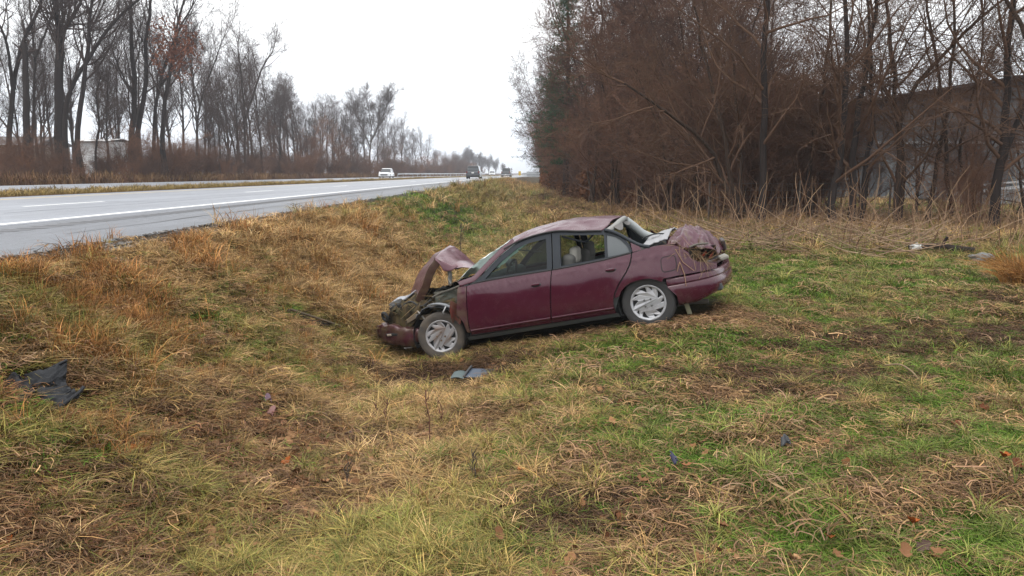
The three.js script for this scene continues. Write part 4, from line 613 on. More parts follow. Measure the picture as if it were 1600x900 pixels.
// roof: dented, its rear edge bent down
const roofRail = (u) => table([.98, 1.11, 1.36, 1.66, 1.94, 2.2, 2.36], [1.205, 1.25, 1.292, 1.297, 1.243, 1.2, 1.185], u), roofTop = (u) => table([.95, 1.01, 1.16, 1.35, 1.6, 1.81, 2.05, 2.29, 2.4], [1.30, 1.325, 1.36, 1.382, 1.394, 1.386, 1.354, 1.31, 1.285], u);
const roofAt = (u, q) => { const edge = q > 0 ? roofRail(u) : table([.98, 1.36, 2.2, 2.4], [1.2, 1.28, 1.25, 1.2], u), zz = q > 0 ? half(u, roofRail(u)) + .004 : .615, t = Math.abs(q), y = lerp(roofTop(u), edge, t ** 2.2); const dent = .016 * fbm3(u * 3.2, q * 2.5, 2, 3) * (1 - .3 * t) - .03 * Math.exp(-(((u - 2.02) / .2) ** 2 + ((q - .72) / .2) ** 2)) + .018 * Math.exp(-(((u - 1.2) / .07) ** 2 + ((q - .75) / .3) ** 2)); return [u, y + dent, q * zz]; };
const roof = put('roof', sheet(46, 40, (a, b) => { const q = lerp(1, -1, b), u = lerp(1.0 + .06 * q * q, 2.32 - .12 * Math.max(0, q) ** 2 + .02 * Math.sin(b * 19), a); return roofAt(u, q); }, .012, (p) => dusty(p, 1.1).lerp(DUST, .02 + .12 * n3(p.x * 2, p.z * 2, 1))), dullPaint, car);
put('roof_gutter', tubeGeo([1.0, 1.15, 1.36, 1.66, 1.94, 2.2].map((u) => V(u, roofRail(u) - .008, half(u, roofRail(u)) + .006)), .011, 30, 6), rubber, roof);
put('headlining', sheet(20, 14, (a, b) => { const p = roofAt(lerp(1.12, 2.2, a), lerp(.94, -.94, b)); return [p[0], p[1] - .045 - .03 * Math.max(0, n3(a * 4, b * 4, 3)), p[2]]; }), std(.1, .1, .095, .95), car);
put('rear_header', tubeGeo([V(2.25, 1.165, .6), V(2.31, 1.205, .42), V(2.345, 1.25, .2), V(2.345, 1.268, -.05), V(2.30, 1.25, -.35), V(2.29, 1.2, -.52)], (t) => .036 * (1 - .3 * t), 30, 8), std(.19, .19, .18, .8), car);
put('torn_headlining', sheet(16, 8, (a, b) => [2.31 + .06 * b + .02 * Math.sin(a * 9), 1.2 + .065 * Math.sin(a * 3.1) - .05 * b - .03 * Math.sin(a * 11) * b, lerp(.5, -.25, a)], .01), std(.11, .105, .1, .85), car);
put('rear_pillar_far', tubeGeo([V(2.28, 1.235, -.42), V(2.36, 1.13, -.5), V(2.44, 1.02, -.56), V(2.56, .93, -.62)], .055, 20, 8), std(.26, .28, .28, .6), car);
put('window_seal', tubeGeo([V(2.24, 1.192, .648), V(2.33, 1.155, .668), V(2.42, 1.098, .69), V(2.52, 1.022, .725), V(2.63, .95, .755), V(2.73, .914, .775)], .021, 30, 7), trimGrey, car);
put('front_pillar', sheet(24, 5, (a, b) => { const u = lerp(.40, 1.14, a), v = table([.40, .6, .784, .95, 1.14], [.885, .912, 1.045, 1.158, 1.265], u), q = lerp(-.006, .055, b); return [u - q * .55, v + q * .8 - (b < .1 ? .01 : 0), half(u, v) + .004 - q * .75]; }, .01, (p) => dusty(p).lerp(DUST, .1)), paint, car);
// shattered windscreen, sagging
const crazed = (() => { const S = 512, cv = document.createElement('canvas'); cv.width = cv.height = S; const g = cv.getContext('2d'), r = rng(801); g.fillStyle = '#c8d4d1'; g.fillRect(0, 0, S, S); for (let k = 0; k < 1500; k++) { const x = r() * S, y = r() * S, a = r() * 6.28, l = 6 + 46 * r(); g.strokeStyle = `rgba(${235},${245},${242},${.25 + .6 * r()})`; g.lineWidth = .6 + 1.4 * r(); g.beginPath(); g.moveTo(x, y); for (let q = 0; q < 3; q++) g.lineTo(x + Math.cos(a + (r() - .5)) * l * (q + 1) / 3, y + Math.sin(a + (r() - .5)) * l * (q + 1) / 3); g.stroke(); } const t = new THREE.CanvasTexture(cv); t.colorSpace = THREE.SRGBColorSpace; return t; })();
put('windscreen', sheet(20, 24, (a, b) => { const q = lerp(1, -1, b), u = lerp(.36 - .14 * (1 - q * q), 1.06 - .05 * (1 - q * q), a), v = lerp(.925, 1.275 + .03 * (1 - q * q), a ** .92) + .012 * n3(a * 5, b * 6, 9) + .018 * (1 - Math.abs(q)) + .035 * smoothstep(q, .72, .9) * Math.sin(Math.min(1, a * 1.25 + .12) * 2.9); return [u, v, q * lerp(.73, .60, a)]; }), phys(.86, .95, .93, .85, { map: crazed, transmission: .6, thickness: 0, clearcoat: .3 }), car);
// rear: deck, torn boot lid, lamp hole, bumper
put('parcel_shelf', sheet(18, 18, (a, b) => { const z = lerp(.66, -.62, b), u = lerp(2.63, 2.92 - .05 * b, a); return [u, .93 + .07 * Math.sin(b * 2.6) + .035 * a + .02 * fbm2(a * 4, b * 5), z]; }, .012), std(.22, .22, .23, .65), car);
put('shelf_tear', sheet(14, 3, (a, b) => [lerp(2.58, 2.86, a), .985 + .03 * Math.sin(a * 3) + .012 * b, .36 - .1 * a + .05 * b * Math.sin(a * 3.1)], .006), trim, car);
const lid = put('boot_lid', sheet(48, 64, (a, b) => {
  const z = lerp(.735 - .1 * a * a, -.72 + .12 * a, b), u = lerp(2.915, 3.375, a), mid = table([0, .15, .4, .6, .8, .92, 1], [.945, 1.01, 1.015, .98, .89, .80, .69], a), near = table([0, .2, .45, .7, 1], [.912, .90, .85, .80, .73], a), t = smoothstep(z, .28, .72), farDrop = .1 * smoothstep(-z, .15, .7);
  const y = lerp(mid, near, t) - farDrop - .02 + .04 * fbm3(u * 3.6, z * 3.2, 5, 4) + .075 * (.5 - Math.abs(n3(u * 4.2, z * 3.6, 8))) + .03 * (.4 - Math.abs(n3(u * 10, z * 9, 3))); return [u + .03 * n3(z * 3, a * 3, 2) * a, y, z];
}, .012, (p) => PAINT.clone().lerp(C(.085, .045, .06), clamp(.12 + .5 * fbm3(p.x * 4, p.y * 4, p.z * 4, 3), 0, .85)).lerp(MUD, clamp(1.4 * fbm3(p.x * 7 + 5, p.y * 7, p.z * 7, 3) - .1 + smoothstep(p.z, .35, .7) * .35, 0, .85))), dullPaint, car);
const wrinkled = (seed, amp, f, base) => (p) => base.clone().lerp(MUD, clamp(.3 + 1.2 * fbm3(p.x * f + seed, p.y * f, p.z * f, 3), 0, .9));
put('rear_panel', sheet(24, 10, (a, b) => { const z = lerp(.66, -.7, a), v = lerp(.55, .74 + .04 * Math.sin(a * 8), b); return [3.36 - .1 * (z / .7) ** 2 - .05 * b + .035 * fbm3(z * 3, v * 4, 1, 3), v, z]; }, .012, wrinkled(2, .03, 5, PAINT)), dullPaint, car);
const hole = put('lamp_recess', sheet(12, 10, (a, b) => { const t = Math.sin(a * Math.PI) * Math.sin(b * Math.PI); return [lerp(3.13, 3.40, a) - .02 * t, lerp(.64, .81 - .02 * a, b), lerp(.745, .52, a) - .16 * t]; }), std(.022, .016, .015, .7), car);
for (let k = 0; k < 3; k++) put('lamp_shard', moved(rbox(.05 + .02 * k, .03, .012, .004), 3.2 + .07 * k, .69 + .03 * (k % 2), .63 - .04 * k, .3 * k, .8, .4), lamp, hole);
put('bent_strip', tubeGeo([V(3.14, .83, .735), V(3.22, .842, .70), V(3.33, .825, .61)], .011, 12, 6), dirtSteel, car);
put('rear_lamp_far', moved(rbox(.05, .13, .16, .02), 3.4, .72, -.42, .2, .2, 0), std(.03, .02, .02, .5), car);
put('bumper_beam_end', moved(rbox(.11, .05, .16, .02), 3.415, .605, .12, .1, .3, .1), std(.2, .19, .165, .7), car);
const PLAN = new THREE.CatmullRomCurve3([[2.845, .83], [2.95, .824], [3.06, .805], [3.18, .765], [3.29, .69], [3.37, .575], [3.42, .4], [3.45, .2], [3.46, 0], [3.45, -.2], [3.42, -.4], [3.37, -.575], [3.29, -.69], [3.18, -.765], [3.06, -.805], [2.95, -.824], [2.845, -.83]].map(([u, z]) => V(u, 0, z)), false, 'centripetal');
const SECT = [[.535, -.07], [.546, -.02], [.54, .0], [.52, .006], [.475, .008], [.468, .008], [.462, .0], [.452, .0], [.447, .012], [.40, .016], [.34, .01], [.28, -.01], [.235, -.035], [.22, -.09]];
put('rear_bumper', sheet(64, SECT.length - 1, (a, b) => {
  const p = PLAN.getPoint(a), t = PLAN.getTangent(a), [v, o] = SECT[Math.round(b * (SECT.length - 1))], back = smoothstep(p.x, 3.1, 3.45), y = v + (v < .3 ? .08 * back * (1 - (v - .2) / .14) : 0) - .012 * Math.sin(a * 6) * (v > .5 ? 1 : 0), ends = p.x < 2.93 ? (v > .46 ? .0 : .085 * smoothstep(.46 - v, 0, .13)) : 0;
  const k = p.x < 2.93 ? (2.93 - p.x) / .085 : 0; return [p.x - t.z * o + ends * k, y, p.z + t.x * o];
}, 0, (p) => dusty(p, 1.3).lerp(DUST, .3 * smoothstep(p.x, 3.25, 3.45))), paint, car);
put('fuel_door', panel(Array.from({ length: 28 }, (_, k) => { const a = k / 28 * 6.2832, c = Math.cos(a), s = Math.sin(a), e = .45; return [2.906 + .076 * Math.sign(c) * Math.abs(c) ** e + .006 * s, .70 + .075 * Math.sign(s) * Math.abs(s) ** e]; }), 1, { inset: -.005, thick: .01, colour: (p) => dusty(p) }), paint, car);
put('fuel_door_gap', tubeGeo(Array.from({ length: 30 }, (_, k) => { const a = k / 29 * 6.2832, c = Math.cos(a), s = Math.sin(a), u = 2.906 + .081 * Math.sign(c) * Math.abs(c) ** .45 + .006 * s, v = .70 + .08 * Math.sign(s) * Math.abs(s) ** .45; return V(u, v, half(u, v) + .0005); }), .0045, 60, 5), rubber, car);
put('exhaust_pipe', tubeGeo([V(2.9, .2, .4), V(3.2, .17, .42)], .028), dirtSteel, car); put('hanging_strap', sheet(3, 6, (a, b) => [2.955 + .05 * a + .03 * b, .3 - .2 * b, .7], .006), std(.14, .135, .085, .8), car);
// straw and twigs caught in the torn corner
{ const r = rng(820), m = new Mesher(); for (let k = 0; k < 110; k++) { const u = 2.98 + .34 * r() ** .8, v = .86 - .75 * (u - 2.98) + .1 * (r() - .3), z = .74 - .35 * (u - 2.95) + .05 * r(), l = .08 + .22 * r(), d = V(r() - .5, r() - .62, (r() - .35) * .7).normalize().multiplyScalar(l); m.tube([V(u, v, z), V(u + d.x * .5, v + d.y * .4, z + d.z * .5 + .02), V(u + d.x, v + d.y, z + d.z)], [.0026, .0022, .0012], 3, C(.22, .15, .085).multiplyScalar(.35 + r())); }
  for (const [a, b, c] of [[V(3.0, .84, .79), V(3.06, .69, .84), V(3.16, .575, .83)], [V(3.03, .70, .845), V(3.01, .66, .86), V(2.985, .60, .865)], [V(3.03, .69, .845), V(3.055, .56, .86), V(3.05, .43, .868)]]) m.tube([a, b, c], [.0045, .0045, .003], 4, C(.27, .175, .11));
  const s = put('caught_straw', m.geo(), muddy, car); s.userData.kind = 'stuff'; }
// ---- crushed front
put('crumpled_front', sheet(54, 40, (a, b) => {
  const u = lerp(-.97, .40, a), top = table([-.97, -.83, -.73, -.6, -.46, -.23, .06, .4], [.56, .66, .78, .80, .81, .77, .82, .86], u), side = table([-.97, -.6, -.2, .1, .4], [.5, .64, .68, .68, .70], u);
  const t = b * 2 - 1, z = (Math.abs(t) > .8 ? Math.sign(t) : t / .8) * side, drop = Math.max(0, Math.abs(t) - .8) / .2, well = .42 + .22 * Math.exp(-((u / .38) ** 4)), y = lerp(top - .10 * (z / side) ** 2, well, drop);
  const f =   .075 * fbm3(u * 4.2, y * 4, z * 4.2, 4) + .06 * Math.abs(n3(u * 7, y * 7, z * 7)) * (a < .7 ? 1 : .5); return [u + f * .5, y + f, -(z + (Math.abs(t) > .8 ? f * .6 : 0))];
}, 0, (p) => C(.016, .014, .012).lerp(C(.10, .072, .038), clamp(.5 + 1.3 * fbm3(p.x * 5, p.y * 5, p.z * 5, 4), 0, 1)).lerp(C(.055, .052, .02), clamp(.8 * n3(p.x * 8, p.y * 8, p.z * 8), 0, .6))), muddy, car);
put('inner_wing', sheet(14, 8, (a, b) => [lerp(-.02, .385, a), lerp(.60 + .06 * Math.sin(a * 3), .85, b) - .01 * a, .69 + .02 * a + .025 * n3(a * 3, b * 3, 6) - .03 * b], .01, (p) => C(.085, .092, .078).lerp(MUD, clamp(.2 + 1.1 * fbm3(p.x * 8, p.y * 8, 2, 3), 0, .8))), muddy, car);
put('wing_edge', tubeGeo([V(-.05, .79, .66), V(.1, .83, .69), V(.25, .85, .72), V(.38, .875, .75)], .014, 16, 6), dirtSteel, car);
put('arch_liner', sheet(26, 4, (a, b) => { const q = lerp(.4, 2.35, a), r = .385 + .018 * n2(a * 6, 3); return [Math.cos(q) * r - .02, .31 + Math.sin(q) * r, lerp(.62, .775, b) + .008 * n2(a * 9, b * 3)]; }, .012), std(.07, .072, .08, .5), car);
put('liner_lip', tubeGeo(Array.from({ length: 12 }, (_, k) => { const q = lerp(.55, 1.75, k / 11); return V(Math.cos(q) * .405 - .02, .31 + Math.sin(q) * .405, .775); }), (t) => .02 * Math.sin(t * 2.6 + .3), 24, 6), std(.17, .18, .195, .5), car);
put('bent_bracket', tubeGeo([V(.16, .66, .79), V(.15, .63, .82), V(.125, .60, .82), V(.12, .575, .80)], .009, 12, 6), std(.35, .35, .35, .5), car);
put('torn_wing_scrap', sheet(10, 8, (a, b) => [.24 + .13 * a - .03 * b, .69 - .24 * b + .03 * Math.sin(a * 6), .81 + .03 * Math.sin(a * 5 + b * 3)], .008, (p) => PAINT.clone().lerp(C(.16, .05, .03), .5).lerp(MUD, clamp(.3 + fbm3(p.x * 12, p.y * 12, 1, 2), 0, .8))), dullPaint, car);
put('headlamp_remains', sheet(12, 5, (a, b) => [lerp(-.86, -.53, a), .775 + .075 * a + .035 * b + .015 * Math.sin(a * 7), lerp(.34, .16, b) + .02 * Math.sin(a * 5)], .02), std(.2, .21, .23, .4), car);
put('headlamp_void', moved(rbox(.16, .1, .26, .03), -.70, .75, .42, .2, .3, .15), rubber, car);
put('lamp_socket', moved(new THREE.TorusGeometry(.05, .022, 8, 18), -.8, .65, .6, .2, -.5, 0), rubber, car);
put('bent_crossmember', sheet(16, 4, (a, b) => { const q = [[-.03, 0], [.02, .03], [.03, .05], [-.02, .07]][Math.round(b * 3)] ?? [-.02, .07]; return [-.42 + .3 * a + .04 * Math.sin(a * 7), .55 + .05 * a + q[0] + .03 * Math.sin(a * 5), .69 + q[1] - .02 * a]; }, .008, wrinkled(4, .02, 6, C(.12, .1, .075))), muddy, car);
put('radiator', moved(rbox(.07, .3, .8, .02), -.66, .58, -.05, 0, .12, .45), std(.04, .04, .04, .7, { metal: .4 }), car);
for (const [seed, a, b, c, d, r] of [[1, V(-.3, .66, .66), V(-.2, .58, .74), V(-.16, .5, .74), V(-.2, .44, .7), .011], [2, V(-.62, .72, .5), V(-.4, .78, .58), V(-.25, .7, .62), V(-.1, .76, .6), .014], [3, V(-.1, .82, .5), V(.08, .88, .56), V(.2, .86, .6), V(.33, .93, .55), .016], [4, V(-.5, .8, .2), V(-.3, .86, .25), V(0, .84, .3), V(.2, .9, .4), .02]]) put('engine_hose', tubeGeo([a, b, c, d], r, 20, 6), seed === 1 ? std(.25, .24, .22, .6) : rubber, car);
put('cowl', sheet(12, 20, (a, b) => { const z = lerp(.72, -.7, b); return [lerp(.2, .42, a) - .1 * (1 - z * z), .89 + .045 * a + .02 * n3(a * 5, b * 8, 1), z]; }, .01, (p) => C(.03, .035, .036).lerp(MUD, clamp(.3 + fbm3(p.x * 9, p.y * 9, p.z * 9, 2), 0, .8))), muddy, car);
// folded bonnet
{
  const near = [[-.39, .76, .50], [-.27, .89, .55], [-.145, 1.015, .59], [-.02, 1.155, .62], [.06, 1.262, .63], [.075, 1.275, .63], [.13, 1.235, .64], [.20, 1.19, .645], [.29, 1.135, .65], [.40, 1.12, .63], [.53, 1.07, .60]].map((q) => V(...q));
  const far = [[-.94, .84, -.5], [-.82, 1.02, -.5], [-.66, 1.17, -.5], [-.44, 1.30, -.48], [-.17, 1.378, -.42], [-.09, 1.378, -.4], [-.03, 1.32, -.4], [.03, 1.24, -.42], [.08, 1.15, -.45], [.12, 1.08, -.5], [.17, 1.0, -.55]].map((q) => V(...q));
  const poly = (p) => ({ getPoint: (t) => { const f = clamp(t, 0, 1) * (p.length - 1), i = Math.min(Math.floor(f), p.length - 2); return p[i].clone().lerp(p[i + 1], f - i); } }), A = poly(near), B = poly(far);
  const surf = (a, b) => { const p = A.getPoint(a), q = B.getPoint(a), t = b, o = p.clone().lerp(q, t); o.y += .07 * (.3 - Math.abs(t - .32)) * smoothstep(a, .35, .55) + .03 * (.2 - Math.abs(t - .72)) + .008 * fbm3(a * 5, b * 4, 3, 2) + .02 * (a < .45 ? .4 - Math.abs(((a * 7 + b * 1.5) % 1 + 1) % 1 - .5) * 2 : 0) - .05 * Math.exp(-(((a - .82) / .1) ** 2 + ((b - .12) / .12) ** 2)); return o; };
  const tone = (p, a, b) => PAINT.clone().lerp(C(.17, .095, .11), .34 + .25 * n3(p.x * 3, p.y * 3, p.z * 3)).lerp(MUD, a < .46 ? clamp(.3 + .6 * fbm3(p.x * 6, p.y * 6, p.z * 6, 3) - .35 * b, 0, .9) : clamp(-.1 + .5 * fbm3(p.x * 5, p.y * 5, p.z * 5, 2), 0, .5));
  const hood = put('bonnet', sheet(60, 30, (a, b) => { const o = surf(a, b); return [o.x, o.y, o.z]; }, .005, tone), dullPaint, car);
  // hanging edge flanges and the ribbed underside
  put('bonnet_flange', sheet(24, 3, (a, b) => { const p = A.getPoint(lerp(.02, .46, a)); return [p.x + .085 * b + .012 * Math.sin(a * 9), p.y - .06 * b + .01 * Math.sin(a * 13), p.z + .015 * b]; }, .01, (p) => C(.05, .024, .02).lerp(MUD, clamp(.2 + fbm3(p.x * 7, p.y * 7, p.z * 7, 2), 0, .9))), dullPaint, hood);
  put('bonnet_flange', sheet(24, 4, (a, b) => { const k = lerp(.52, .86, a), p = A.getPoint(k), l = .085 * Math.sin(a * 3.0 + .15) + .02; return [p.x + .02 * Math.sin(a * 8) * b, p.y - l * b, p.z + .02 * b]; }, .008, (p, a) => tone(p, .8, 0)), dullPaint, hood);
  put('bonnet_rib', tubeGeo([.05, .15, .25, .35, .44].map((k) => { const o = surf(k, .16); o.x += .04; o.y -= .03; return o; }), .032, 20, 6), std(.05, .034, .028, .9), hood);
  put('bonnet_hinge', sheet(10, 3, (a, b) => [lerp(.105, .15, a) + .06 * b + .03 * Math.sin(a * 4), lerp(1.19, .885, a), .52 + .03 * b], .012), std(.16, .16, .155, .6), car);
  put('hinge_arm', tubeGeo([V(.19, 1.12, .53), V(.2, 1.05, .53), V(.16, .97, .53), V(.2, .88, .55)], .014, 14, 6), std(.25, .25, .24, .5), car);
}
const FPLAN = new THREE.CatmullRomCurve3([[-.25, .775], [-.4, .765], [-.6, .725], [-.8, .655], [-.97, .54], [-1.08, .36], [-1.13, .1], [-1.12, -.2], [-1.02, -.5], [-.8, -.68], [-.5, -.75]].map(([u, z]) => V(u, 0, z)), false, 'centripetal');
const frontTop = (u) => table([-1.13, -1.0, -.82, -.6, -.43, -.25], [.53, .545, .565, .51, .465, .43], u), frontLow = (u) => table([-1.13, -.9, -.6, -.43, -.3, -.25], [.33, .30, .245, .225, .285, .31], u);
const FS = [[0, -.09], [.0, -.02], [.03, .0], [.2, .012], [.42, .012], [.5, .014], [.7, .01], [.9, -.01], [1, -.04], [1.02, -.1]];
const fb = put('front_bumper', sheet(56, FS.length - 1, (a, b) => { const p = FPLAN.getPoint(a), t = FPLAN.getTangent(a), [k, o] = FS[Math.round(b * (FS.length - 1))], y = lerp(frontTop(p.x), frontLow(p.x), k) + .014 * n2(a * 8, b * 3) + .03 * (.4 - Math.abs(n2(a * 7 + 3, 1))) * (1 - k); const dent = .03 * (.4 - Math.abs(n2(a * 9, k * 1.6 + 4))) + .012 * n2(a * 22, k * 5); return [p.x + t.z * (o + dent), y, p.z - t.x * (o + dent)]; }, 0, (p) => dusty(p, 1.6).lerp(MUD, clamp(.38 + 1.1 * fbm3(p.x * 4, p.y * 5, p.z * 4, 3) + .3 * smoothstep(-p.x, .7, 1.1), 0, .85))), dullPaint, car);
put('fog_lamp_slot', moved(rbox(.22, .038, .03, .012, 3), -.69, .418, .70, 0, -.23, -.05), rubber, fb); put('fog_lamp', moved(rbox(.07, .03, .03, .01, 3), -.735, .42, .705, 0, -.25, -.05), std(.25, .2, .16, .4), fb);
put('splash_guard', sheet(12, 4, (a, b) => [lerp(-.56, -.33, a), .235 - .02 * b - .01 * Math.sin(a * 5), lerp(.73, .60, b)], .008), std(.25, .235, .215, .7), car);
put('bumper_stay', moved(rbox(.16, .08, .1, .03), -.27, .35, .62, 0, .3, -.1), dirtSteel, car);
{ const r = rng(840), m = new Mesher(); for (let k = 0; k < 150; k++) { const u = -.95 + 1.3 * r(), z = .25 + .5 * r(), v = table([-.95, -.7, -.2, .35], [.6, .78, .78, .8], u) - .3 * r() * r() + .02, l = .06 + .2 * r(), d = V(r() - .5, (r() - .55) * .7, (r() - .4) * .6).normalize().multiplyScalar(l); m.tube([V(u, v, z), V(u + d.x, v + d.y, z + d.z)], [.004, .0015], 3, C(.24, .17, .09).multiplyScalar(.3 + r())); } const s = put('caught_straw', m.geo(), muddy, car); s.userData.kind = 'stuff'; }
// ---- wheels
function wheel(u, w, turn, spin, dirt) {
  const g = new THREE.Group(); g.name = 'wheel'; g.position.set(u, .31, w); g.rotation.set(0, turn + (w < 0 ? Math.PI : 0), 0); car.add(g); const inner = new THREE.Matrix4().makeRotationZ(spin);
  const prof = [[.195, -.085], [.215, -.092], [.25, -.098], [.282, -.094], [.296, -.08], [.301, -.06], [.302, -.032], [.296, -.03], [.296, -.024], [.302, -.022], [.303, .0], [.302, .022], [.296, .024], [.296, .03], [.302, .032], [.301, .06], [.296, .08], [.282, .094], [.25, .098], [.215, .092], [.195, .085]].map(([r, z]) => new THREE.Vector2(r, z));
  const tyre = new THREE.LatheGeometry(prof, 56).rotateX(Math.PI / 2), tc = new Float32Array(tyre.attributes.position.count * 3), tp = tyre.attributes.position; for (let k = 0; k < tp.count; k++) { const c = C(.021, .022, .024).lerp(C(.085, .068, .052), clamp(dirt * (.75 + .9 * fbm3(tp.getX(k) * 6, tp.getY(k) * 6, tp.getZ(k) * 8, 3)), 0, .95)); tc.set([c.r, c.g, c.b], k * 3); } tyre.setAttribute('color', new THREE.BufferAttribute(tc, 3));
  put('tyre', tyre, new THREE.MeshStandardMaterial({ vertexColors: true, roughness: .82 }), g);
  const face = new THREE.Shape(); face.absarc(0, 0, .196, 0, Math.PI * 2); const N = 5, swirl = (r, a) => [Math.cos(a + (r - .1) * 4.2) * r, Math.sin(a + (r - .1) * 4.2) * r];
  for (let k = 0; k < N * 2; k++) { const a0 = k / (N * 2) * Math.PI * 2 + (k % 2 ? .06 : -.02), wide = k % 2 ? .16 : .27, r0 = k % 2 ? .135 : .112, r1 = .178, pts = []; for (let i = 0; i <= 6; i++) { const t = i / 6; pts.push(swirl(lerp(r0, r1, t), a0 - wide * (.25 + .75 * t ** .8))); } for (let i = 1; i < 5; i++) pts.push(swirl(r1, a0 - wide + 2 * wide * i / 5)); for (let i = 6; i >= 0; i--) { const t = i / 6; pts.push(swirl(lerp(r0, r1, t), a0 + wide * (.18 + .82 * t ** .8))); } face.holes.push(new THREE.Path(pts.map((p) => new THREE.Vector2(...p)))); }
  const rim = new THREE.ExtrudeGeometry(face, { depth: .012, bevelEnabled: true, bevelThickness: .006, bevelSize: .005, bevelSegments: 2, curveSegments: 40 }), rp = rim.attributes.position; for (let k = 0; k < rp.count; k++) { const r = Math.hypot(rp.getX(k), rp.getY(k)); rp.setZ(k, rp.getZ(k) + .066 + .018 * smoothstep(.12 - r, 0, .12) + .006 * smoothstep(r, .17, .195) - .012 * Math.exp(-(((r - .15) / .03) ** 2))); }
  rim.computeVertexNormals(); const rc = new Float32Array(rp.count * 3); for (let k = 0; k < rp.count; k++) { const r = Math.hypot(rp.getX(k), rp.getY(k)), c = C(.36, .37, .39).lerp(C(.14, .085, .055), dirt > .5 ? clamp(1.6 * smoothstep(.14 - r, 0, .06) * (.85 + .5 * n3(rp.getX(k) * 18, rp.getY(k) * 18, 1)) + .35 * fbm3(rp.getX(k) * 9, rp.getY(k) * 9, 3, 3) + .2, 0, .95) : clamp(.05 + .2 * n3(rp.getX(k) * 12, rp.getY(k) * 12, 1), 0, .3)); rc.set([c.r, c.g, c.b], k * 3); } rim.setAttribute('color', new THREE.BufferAttribute(rc, 3)); rim.applyMatrix4(inner);
  const rm = put('rim', rim, new THREE.MeshStandardMaterial({ vertexColors: true, roughness: .42, metalness: .35 }), g);
  put('hub_dish', moved(new THREE.CylinderGeometry(.19, .16, .03, 36).rotateX(Math.PI / 2), 0, 0, .03), std(.012, .012, .012, .7), g);
  for (let k = 0; k < 4; k++) { const a = k / 4 * 6.2832 + spin + .5; put('lug_nut', moved(new THREE.CylinderGeometry(.012, .013, .014, 6).rotateX(Math.PI / 2), Math.cos(a) * .05, Math.sin(a) * .05, .107), dirt > .5 ? std(.12, .08, .055, .8) : std(.13, .13, .13, .35, { metal: .6 }), g); }
  return g;
}
wheel(2.6, .715, 0, .3, .12); wheel(0, .70, .2, .9, .9); wheel(2.6, -.715, 0, .8, .3); wheel(0, -.70, -.2, .2, .8);
